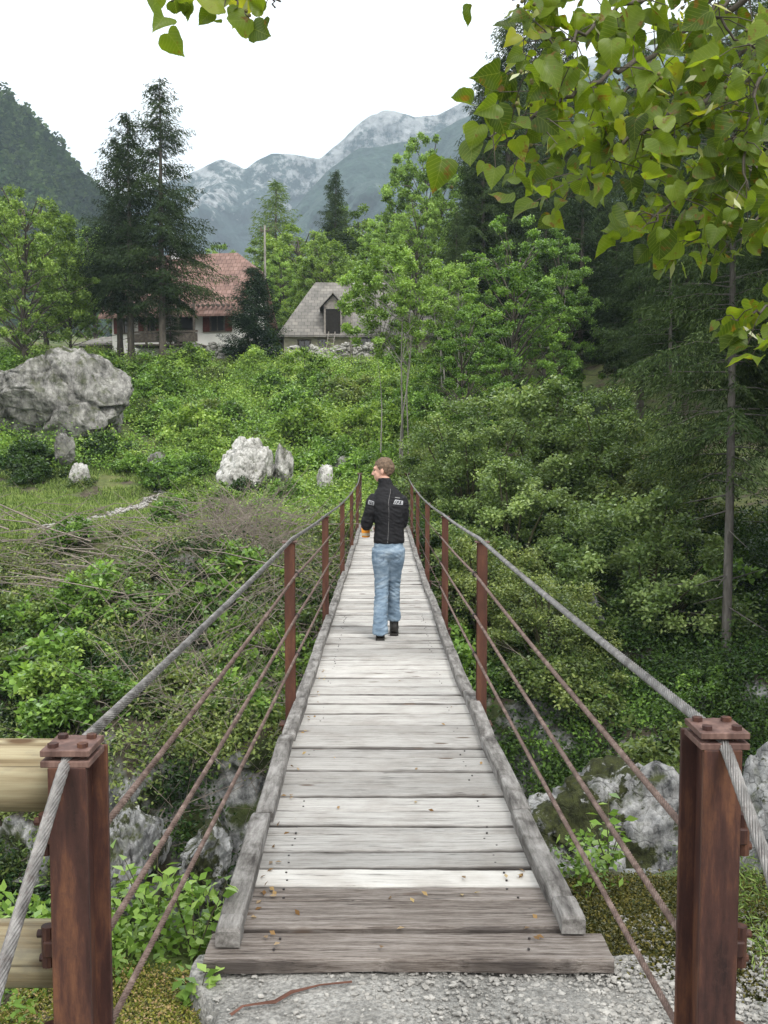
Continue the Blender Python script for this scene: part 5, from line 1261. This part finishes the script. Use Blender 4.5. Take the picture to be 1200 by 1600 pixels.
ho = link('hair', me, M['hair'], person, True); so = ho.modifiers.new('thick', 'SOLIDIFY'); so.thickness = .012; so.offset = -1
# jacket
b = MB()
loft(b, [(0.004, .025, .955, .150, .118, PYW, 0), (.004, .025, .985, .154, .124, PYW, 0), (.002, .02, 1.03, .148, .118, PYW, 0), (0, .012, 1.14, .138, .115, PYW, 0), (0, .005, 1.27, .160, .125, PYW, 0), (0, 0, 1.36, .168, .118, PYW, 0), (0, 0, 1.415, .155, .104, PYW, 0), (-.004, 0, 1.475, .118, .088, PYW, 0), (-.008, .002, 1.515, .084, .076, PYW, 0), (-.012, .004, 1.55, .068, .070, PYW, .0), (-.016, .008, 1.598, .064, .068, PYW, -.15)])
for s_ in (-1, 1): b.tube([Vector(p) for p in sh[s_]], [.060, .068, .062, .058, .052, .042], 16)
def jw(V):
    w = np.clip(1.2 - np.abs(V[:, 2] - 1.2) * 2.0, .35, 1); return fbm(np.stack([V[:, 0] * 9, V[:, 1] * 9, V[:, 2] * 22 + V[:, 0] * 8], 1), 3, True) * .0052 * w + fbm(V * 30, 2) * .0015
b.v = [sway(v_) for v_ in b.v]
jk = melt(b, 'jacket', M['jacket'], person, .0075, 4, jw)
from mathutils.bvhtree import BVHTree
bv = BVHTree.FromPolygons([v.co.copy() for v in jk.data.vertices], [tuple(p.vertices) for p in jk.data.polygons])
def decal(name, mat, quad, off, parent, n=10, m=4):
    """a cloth piece sewn on: grid between four (x,z) corners, laid on the back of the jacket"""
    V = []
    for j in range(m + 1):
        for i in range(n + 1):
            a = np.array(quad[0]) * (1 - i / n) + np.array(quad[1]) * (i / n); c_ = np.array(quad[3]) * (1 - i / n) + np.array(quad[2]) * (i / n); p = a * (1 - j / m) + c_ * (j / m)
            h = bv.ray_cast(Vector((p[0], -1, p[1])), Vector((0, 1, 0)))[0]; V.append(Vector((p[0], (h.y if h else .02) - off, p[1])))
    return MB().add(V, [(j * (n + 1) + i, j * (n + 1) + i + 1, (j + 1) * (n + 1) + i + 1, (j + 1) * (n + 1) + i) for j in range(m) for i in range(n)]).build(name, mat, parent, True)
def strokes(quad, glyphs, off, parent):
    V = []; Fs = []; q = [np.array(k) for k in quad]
    def uvp(u, w): a = q[0] * (1 - u) + q[1] * u; c_ = q[3] * (1 - u) + q[2] * u; return a * (1 - w) + c_ * w
    for (u0, w0, u1, w1, th) in glyphs:
        p0, p1 = uvp(u0, w0), uvp(u1, w1); d = (p1 - p0) / np.linalg.norm(p1 - p0); nn = np.array([-d[1], d[0]]) * th; b_ = len(V)
        for k in range(5):
            for s__ in (-1, 1):
                p = p0 + (p1 - p0) * k / 4 + nn * s__; h = bv.ray_cast(Vector((p[0], -1, p[1])), Vector((0, 1, 0)))[0]; V.append((p[0], (h.y if h else .02) - off, p[1]))
        for k in range(4): Fs.append((b_ + k * 2, b_ + k * 2 + 1, b_ + k * 2 + 3, b_ + k * 2 + 2))
    return MB().add(V, Fs).build('lettering', M['jacket'], parent)
qr = [(.072, 1.352), (.168, 1.340), (.172, 1.380), (.092, 1.396)]; ql = [(-.178, 1.348), (-.118, 1.336), (-.114, 1.374), (-.168, 1.390)]
decal('patch', M['white_cloth'], qr, .003, jk); decal('patch', M['white_cloth'], ql, .003, jk)
T_ = .0036
strokes(qr, [(.10, .15, .20, .85, T_), (.32, .12, .38, .88, T_), (.38, .85, .52, .62, T_ * .8), (.52, .62, .36, .45, T_ * .8), (.60, .12, .80, .88, T_), (.80, .12, .62, .88, T_)], .0055, jk)
strokes(ql, [(.18, .15, .20, .88, T_), (.34, .15, .55, .88, T_), (.55, .15, .36, .88, T_), (.72, .15, .74, .88, T_), (.74, .85, .9, .6, T_ * .8), (.9, .4, .76, .15, T_ * .8)], .0055, jk)
decal('small_print', M['piping'], [(.09, 1.412), (.140, 1.405), (.140, 1.413), (.091, 1.420)], .003, jk, 6, 1)
pts = [(.046, 1.50), (.046, 1.47), (.034, 1.42), (.026, 1.36), (.030, 1.28), (.030, 1.2), (.026, 1.1), (.020, 1.0), (.016, .965)]
sp = []
for (x_, z_) in pts:
    h = bv.ray_cast(Vector((x_, -1, z_)), Vector((0, 1, 0)))[0]; sp.append(Vector((x_, (h.y if h else -.05) - .001, z_)))
MB().tube(sp, .0022, 5).build('back_seam', M['piping'], jk)
# jeans
b = MB()
loft(b, [(0, .025, .985, .136, .104, PYW, 0), (0, .025, .93, .146, .114, PYW, 0), (0, .022, .87, .152, .120, PYW * .6, 0), (0, .025, .81, .140, .096, PYW * .4, 0), (0, .03, .765, .08, .05, 0, 0)])
for s_ in (-1, 1):
    L = legs[s_]; loft(b, [(p[0], p[1], p[2], p[3] * .95, p[3] * (1.22 if p[2] > .7 else 1.12), 0, .12) for p in L])
    ell(b, (s_ * .066, -.022, .865), (.078, .080, .085), 16)
def jn(V):
    z = V[:, 2]; w = .5 + .8 * np.exp(-((z - .45) / .14) ** 2) + .6 * np.exp(-((z - .12) / .1) ** 2); s_ = np.sign(V[:, 0])
    return fbm(np.stack([V[:, 0] * 8, V[:, 1] * 8, z * 26 + V[:, 0] * 14 * s_], 1), 3, True) * .0062 * w * (.6 + .6 * (pnoise(V * 4.5 + 3) + .5))
b.v = [sway(v_) for v_ in b.v]
je = melt(b, 'jeans', M['jeans'], person, .0072, 9, jn)
bvj = BVHTree.FromPolygons([v.co.copy() for v in je.data.vertices], [tuple(p.vertices) for p in je.data.polygons]); bv = bvj
M['denim_dark'] = simple('denim seam', (.08, .12, .20), .9)
for s_ in (-1, 1):
    seam = []
    for (x_, z_) in [(s_ * .045 + .028, .868), (s_ * .05 + .028, .79), (s_ * .083 + .028, .775), (s_ * .115 + .026, .80), (s_ * .118 + .026, .875), (s_ * .045 + .028, .868)]:
        h = bvj.ray_cast(Vector((x_, -1, z_)), Vector((0, 1, 0)))[0]; seam.append(Vector((x_, (h.y if h else -.05) - .003, z_)))
    MB().tube(seam, .0018, 4).build('pocket_seam', M['denim_dark'], je)
for s_ in (-1, 1):
    fx, fy = legs[s_][-1][0], legs[s_][-1][1]; b = MB()
    loft(b, [(fx, fy - .005, .03, .043, .055, 0, 0), (fx, fy - .005, .08, .045, .055, 0, 0), (fx, fy, .11, .046, .050, 0, 0), (fx, fy + .01, .21 if s_ > 0 else .125, .046, .046, 0, 0)], 20)
    b.tube([(fx, fy - .045, .045), (fx, fy + .04, .055), (fx + s_ * .008, fy + .13, .045), (fx + s_ * .012, fy + .20, .036)], [.036, .046, .044, .030], 14)
    bo = melt(b, 'boot', M['boot'], person, .007, 3)
    so = MB(); so.prism([(-.044, 0), (.044, 0), (.044, .020), (-.044, .020)], -.075, .0); so.prism([(-.044, .004), (.046, .004), (.046, .022), (-.044, .022)], 0.002, .225)
    sl2 = so.build('sole', M['boot'], bo); sl2.location = (fx, fy, 0)
# the orange jar
jar = thing('jar', 'small orange jar held in the walking person\'s left hand', 'jar', person.location + JC)
JM = MB(); V = []; prof = [(.030, -.060), (.041, -.056), (.043, -.03), (.043, .028), (.038, .040), (.036, .05)]
for r_, z in prof:
    for k in range(20): V.append((math.cos(k * math.pi / 10) * r_, math.sin(k * math.pi / 10) * r_, z))
JM.add(V, [(i * 20 + k, i * 20 + (k + 1) % 20, (i + 1) * 20 + (k + 1) % 20, (i + 1) * 20 + k) for i in range(5) for k in range(20)] + [tuple(range(20))[::-1], tuple(100 + k for k in range(20))])
JM.build('jar_body', simple('orange jar', (.80, .30, .015), .35, 6, .25), jar, True)
MB().tube([(0, 0, .0505), (0, 0, .066)], .040, 20).build('lid', simple('orange lid', (.75, .22, .02), .4, 6, .1), jar)
MB().tube([(0, 0, -.040), (0, 0, -.012)], .0437, 20, False).build('label_band', simple('pale label', (.60, .50, .36), .6, 6, .2), jar, True)

# ------------------------------------------------------------------ linden tree whose branches hang into the view
linden = thing('linden_tree', 'linden tree whose large leafed branches hang in from the top right and top edge', 'tree', (3.1, 1.0, ground(3.1, 1.0)))
lo_ = np.array([3.1, 1.0, ground(3.1, 1.0)])
tb = MB(); tb.tube([np.array(p) - lo_ for p in [(3.1, 1.0, -.3), (3.12, 1.0, 1.2), (3.05, 1.05, 2.8), (3.0, 1.1, 4.4), (3.1, 1.2, 6.2)]], [.24, .19, .17, .13, .07], 14)
LP = []; LD = []; LS = []; rng = np.random.RandomState(91)
def P3(px, py, d): return np.array(at(px, py, d))
def twig(pts, r0, n, spread=58, size=.049, leaf=True, dj=.22):
    W_ = [P3(*p) if len(p) == 3 and abs(p[0]) > 20 else np.array(p, float) for p in pts]
    # smooth resample
    tt = np.linspace(0, len(W_) - 1, len(W_) * 5); W2 = np.stack([np.interp(tt, range(len(W_)), [w_[k] for w_ in W_]) for k in range(3)], 1)
    for it in range(3): W2[1:-1] = (W2[:-2] + 2 * W2[1:-1] + W2[2:]) / 4
    W2[1:-1] += rng.normal(size=W2[1:-1].shape) * .006
    tb.tube([w_ - lo_ for w_ in W2], list(np.linspace(r0, .0022, len(W2))), 6, False)
    L = len(W2)
    for k in range(int(n * 1.6)):
        f = rng.uniform(.12, 1.0) ** .9; i = f * (L - 1); i0 = int(min(i, L - 2)); base = W2[i0] + (W2[i0 + 1] - W2[i0]) * (i - i0)
        off = rng.normal(size=3) * np.array([.06, .08, .055]) * spread / 58 + np.array([-.01, 0, -.02])
        p = base + off
        if rng.rand() < .5: tb.tube([base - lo_, (base + p) / 2 + np.array([0, 0, .008]) - lo_, p - lo_], [.0016, .0012, .001], 4, False)
        LP.append(p); LD.append(np.array([rng.normal() * .7 + off[0] * 6, rng.normal() * .5, -.55 + rng.normal() * .45])); LS.append(size * rng.choice([.6, .85, 1.05, 1.3]) * rng.uniform(.85, 1.15))
out = (3.0, 1.1, 4.3)
limbA = [(2.98, 1.1, 3.9), (2.5, 1.7, 3.9), (1.9, 2.3, 3.4), (1.35, 2.6, 3.15)]
tb.tube([np.array(p) - lo_ for p in limbA], [.075, .05, .032, .016], 8, False)
tb.tube([np.array(p) - lo_ for p in [(3.05, 1.05, 2.9), (2.6, 1.8, 3.0), (2.0, 2.4, 2.75), (1.5, 2.7, 2.6)]], [.06, .04, .025, .014], 8, False)
tb.tube([np.array(p) - lo_ for p in [(3.0, 1.1, 4.3), (2.0, 1.5, 4.6), (.8, 1.9, 4.1), (.1, 2.2, 3.4), (-.25, 2.35, 3.05)]], [.07, .045, .026, .014, .008], 8, False)
tb.tube([np.array(p) - lo_ for p in [(3.05, 1.0, 2.3), (2.4, 1.6, 2.45), (1.7, 2.2, 2.2), (1.25, 2.5, 2.1)]], [.045, .028, .016, .008], 8, False)
E1 = (1.35, 2.6, 3.15); E2 = (1.5, 2.7, 2.6)
twig([E1, (1130, 20, 2.6), (1030, 80, 2.5), (930, 130, 2.35), (840, 175, 2.25), (765, 215, 2.2)], .010, 62)
twig([E1, (1040, -20, 2.5), (960, 20, 2.4), (890, 60, 2.3), (845, 110, 2.25)], .008, 46)
twig([E2, (1170, 110, 2.7), (1080, 170, 2.55), (980, 220, 2.45), (900, 290, 2.35)], .009, 62)
twig([E2, (1180, 190, 2.6), (1120, 240, 2.5), (1070, 300, 2.4), (1010, 350, 2.35)], .008, 44)
twig([E2, (1190, 240, 2.8), (1150, 290, 2.7), (1090, 340, 2.6), (1080, 380, 2.55)], .007, 30)
twig([E1, (1180, 60, 3.0), (1120, 120, 2.95), (1060, 200, 2.9), (1000, 260, 2.9)], .008, 60, 75)
twig([E1, (1100, 0, 3.0), (1050, 60, 2.9), (990, 130, 2.85), (930, 200, 2.8), (880, 240, 2.75)], .008, 60, 75)
twig([E2, (1200, 100, 2.4), (1160, 200, 2.35), (1170, 300, 2.3)], .007, 40, 70)
twig([E1, (1150, -10, 2.5), (1100, 20, 2.45), (1190, 80, 2.4)], .007, 30, 70)
twig([E1, (960, -60, 2.4), (900, -30, 2.35), (840, -5, 2.3), (800, 0, 2.3)], .006, 20, 45)
twig([E2, (1230, 300, 2.5), (1190, 345, 2.45), (1120, 370, 2.4)], .006, 16, 45)
twig([(1.25, 2.5, 2.1), (1225, 455, 2.3), (1195, 485, 2.25), (1135, 510, 2.2)], .005, 16, 30, .048)
twig([(1.25, 2.5, 2.1), (1240, 470, 2.2), (1205, 520, 2.15), (1188, 540, 2.12)], .004, 7, 26, .048)
E3 = (-.25, 2.35, 3.05)
twig([E3, (330, -60, 2.4), (300, -15, 2.35), (268, 2, 2.3)], .004, 9, 24, .052)
twig([E3, (370, -50, 2.35), (350, -20, 2.3), (370, 8, 2.3), (392, 36, 2.3)], .004, 9, 28, .052)
twig([(-.1, 2.3, 3.25), (440, -60, 2.35), (432, -15, 2.3), (430, 12, 2.3)], .003, 3, 16, .06)
tb.build('trunk', M['bark'], linden, True)
LP = np.array(LP); LD = np.array(LD); LS = np.array(LS); n = len(LP)
half = [(0, .0), (.10, -.075), (.24, -.095), (.37, -.03), (.45, .09), (.475, .22), (.455, .36), (.40, .50), (.325, .63), (.235, .755), (.14, .865), (.06, .95), (0, 1.06)]
ser = [0, .0, .012, -.006, .012, -.008, .012, -.008, .010, -.006, .006, 0, 0]
X_ = np.array([h[0] + s for h, s in zip(half, ser)]) * 1.08 * (1 - .0); Y_ = np.array([h[1] for h in half]); m = len(X_)
# rows across the leaf: left edge, left middle, midrib, right middle, right edge
Tn = unit(LD); cam_dir = unit(np.array([0, 0, CZ]) - LP)
Nn = unit(cam_dir * rng.uniform(-.2, 1.1, (n, 1)) + rng.normal(size=(n, 3)) * .45 + np.array([0, 0, .55])); Bn = unit(np.cross(Nn, Tn)); Nn = np.cross(Tn, Bn)
mid_y = np.linspace(0, 1.06, m); fold = rng.uniform(.05, .8, n); curl = rng.uniform(-.3, .75, n)
cols = [-1, -.5, 0, .5, 1]; G = np.zeros((n, m, 5, 3)); UVg = np.zeros((m, 5, 2))
for j, cfr in enumerate(cols):
    for i in range(m):
        x = X_[i] * cfr; y = mid_y[i] * (1 - abs(cfr)) + Y_[i] * abs(cfr); UVg[i, j] = (x, y)
        z = fold * abs(x) - curl * (y - .2) ** 2 + .05 * np.sin(y * 8 + x * 7 + np.arange(n)) + .18 * np.sin(np.arange(n) * 1.7) * x * abs(x) * 2
        G[:, i, j] = LP + (Bn * x + Tn * y + Nn * z[:, None]) * LS[:, None] 
V = (G - lo_).reshape(-1, 3); I = np.arange(n * m * 5).reshape(n, m, 5)
Q = np.stack([I[:, :-1, :-1], I[:, :-1, 1:], I[:, 1:, 1:], I[:, 1:, :-1]], -1).reshape(-1, 4)
me = npmesh('crown', V, Q, np.repeat(np.clip(.42 + rng.normal(size=n) * .26, 0, 1), (m - 1) * 4)); uv = me.uv_layers.new(name='UVMap')
UVa = np.broadcast_to(UVg, (n, m, 5, 2)).reshape(-1, 2)[Q.ravel()]; uv.data.foreach_set('uv', UVa.astype(np.float32).ravel())
def linden_mat():
    t = NT('linden leaf'); a = t.n('Attribute', attribute_name='tint'); tc = t.n('TexCoord'); sp = t.n('SeparateXYZ'); t.l(tc.outputs['UV'], sp.inputs[0])
    ax = t.math('ABSOLUTE', sp.outputs[0]); s = t.math('SUBTRACT', sp.outputs[1], t.math('MULTIPLY', ax, .9)); fr = t.math('FRACT', t.math('MULTIPLY', t.math('ADD', s, 1.), 6.5))
    vein = t.math('LESS_THAN', t.math('ABSOLUTE', t.math('SUBTRACT', fr, .5)), .055); mid = t.math('LESS_THAN', ax, .012); vv = t.math('MAXIMUM', vein, mid)
    no = t.noise(t.coord(), 14, 4); sp_ = t.noise(t.coord(), 38, 3, .6)
    c = t.ramp(t.math('ADD', a.outputs['Fac'], t.math('MULTIPLY', t.math('SUBTRACT', no, .5), .4)), [(0, (.05, .085, .015)), (.45, (.12, .185, .022)), (.85, (.22, .30, .035)), (1., (.30, .32, .05))])
    c = t.mix(t.mr(sp_, .60, .68, 0, .85), c, (.18, .09, .025)); cv = t.mix(t.math('MULTIPLY', vv, .35), c, (.30, .34, .10))
    d = t.n('BsdfPrincipled'); d.inputs['Roughness'].default_value = .42; d.inputs['Specular IOR Level'].default_value = .35; t.l(cv, d.inputs['Base Color'])
    bmp = t.n('Bump'); bmp.inputs['Strength'].default_value = .4; bmp.inputs['Distance'].default_value = .003; t.l(t.math('SUBTRACT', 1., vv), bmp.inputs['Height']); t.l(bmp.outputs[0], d.inputs['Normal'])
    tr = t.n('BsdfTranslucent'); t.l(t.mix(1., cv, (1.5, 1.45, .5), 'MULTIPLY'), tr.inputs[0]); mx = t.n('MixShader'); mx.inputs[0].default_value = .56; t.l(d.outputs[0], mx.inputs[1]); t.l(tr.outputs[0], mx.inputs[2]); t.l(mx.outputs[0], t.out.inputs[0]); return t.m
link('crown', me, linden_mat(), linden, True)
k = rng.permutation(n)[:70]; rngb = np.random.RandomState(4)
foliage('bract', LP[k] - lo_ + rngb.normal(size=(70, 3)) * .02, .055, .013, M['bract'], linden, rngb, 0, D=np.stack([rngb.normal(size=70), rngb.normal(size=70), -np.ones(70) * .8], 1))['kind'] = 'stuff'
mb = MB()
for i in k[:55]:
    for q in range(4):
        c = LP[i] - lo_ + rng.normal(size=3) * .018 + np.array([0, 0, -.02]); mb.add(ico_v * .0095 + c, ico_f)
mb.build('seed_pods', simple('linden seeds', (.12, .11, .04), .8), linden, True)['kind'] = 'stuff'


# ------------------------------------------------------------------ haze
t = NT('valley haze'); pv = t.n('VolumePrincipled'); pv.inputs['Color'].default_value = (.66, .83, .98, 1); pv.inputs['Density'].default_value = .00034
t.l(pv.outputs[0], t.out.inputs['Volume'])
hb = MB().box((0, 1900, 560 - 15), (7400, 4000, 1150)).build('haze', t.m); hb['kind'] = 'stuff'; hb['label'] = 'pale blue air haze in the valley'
hb.display_type = 'WIRE'
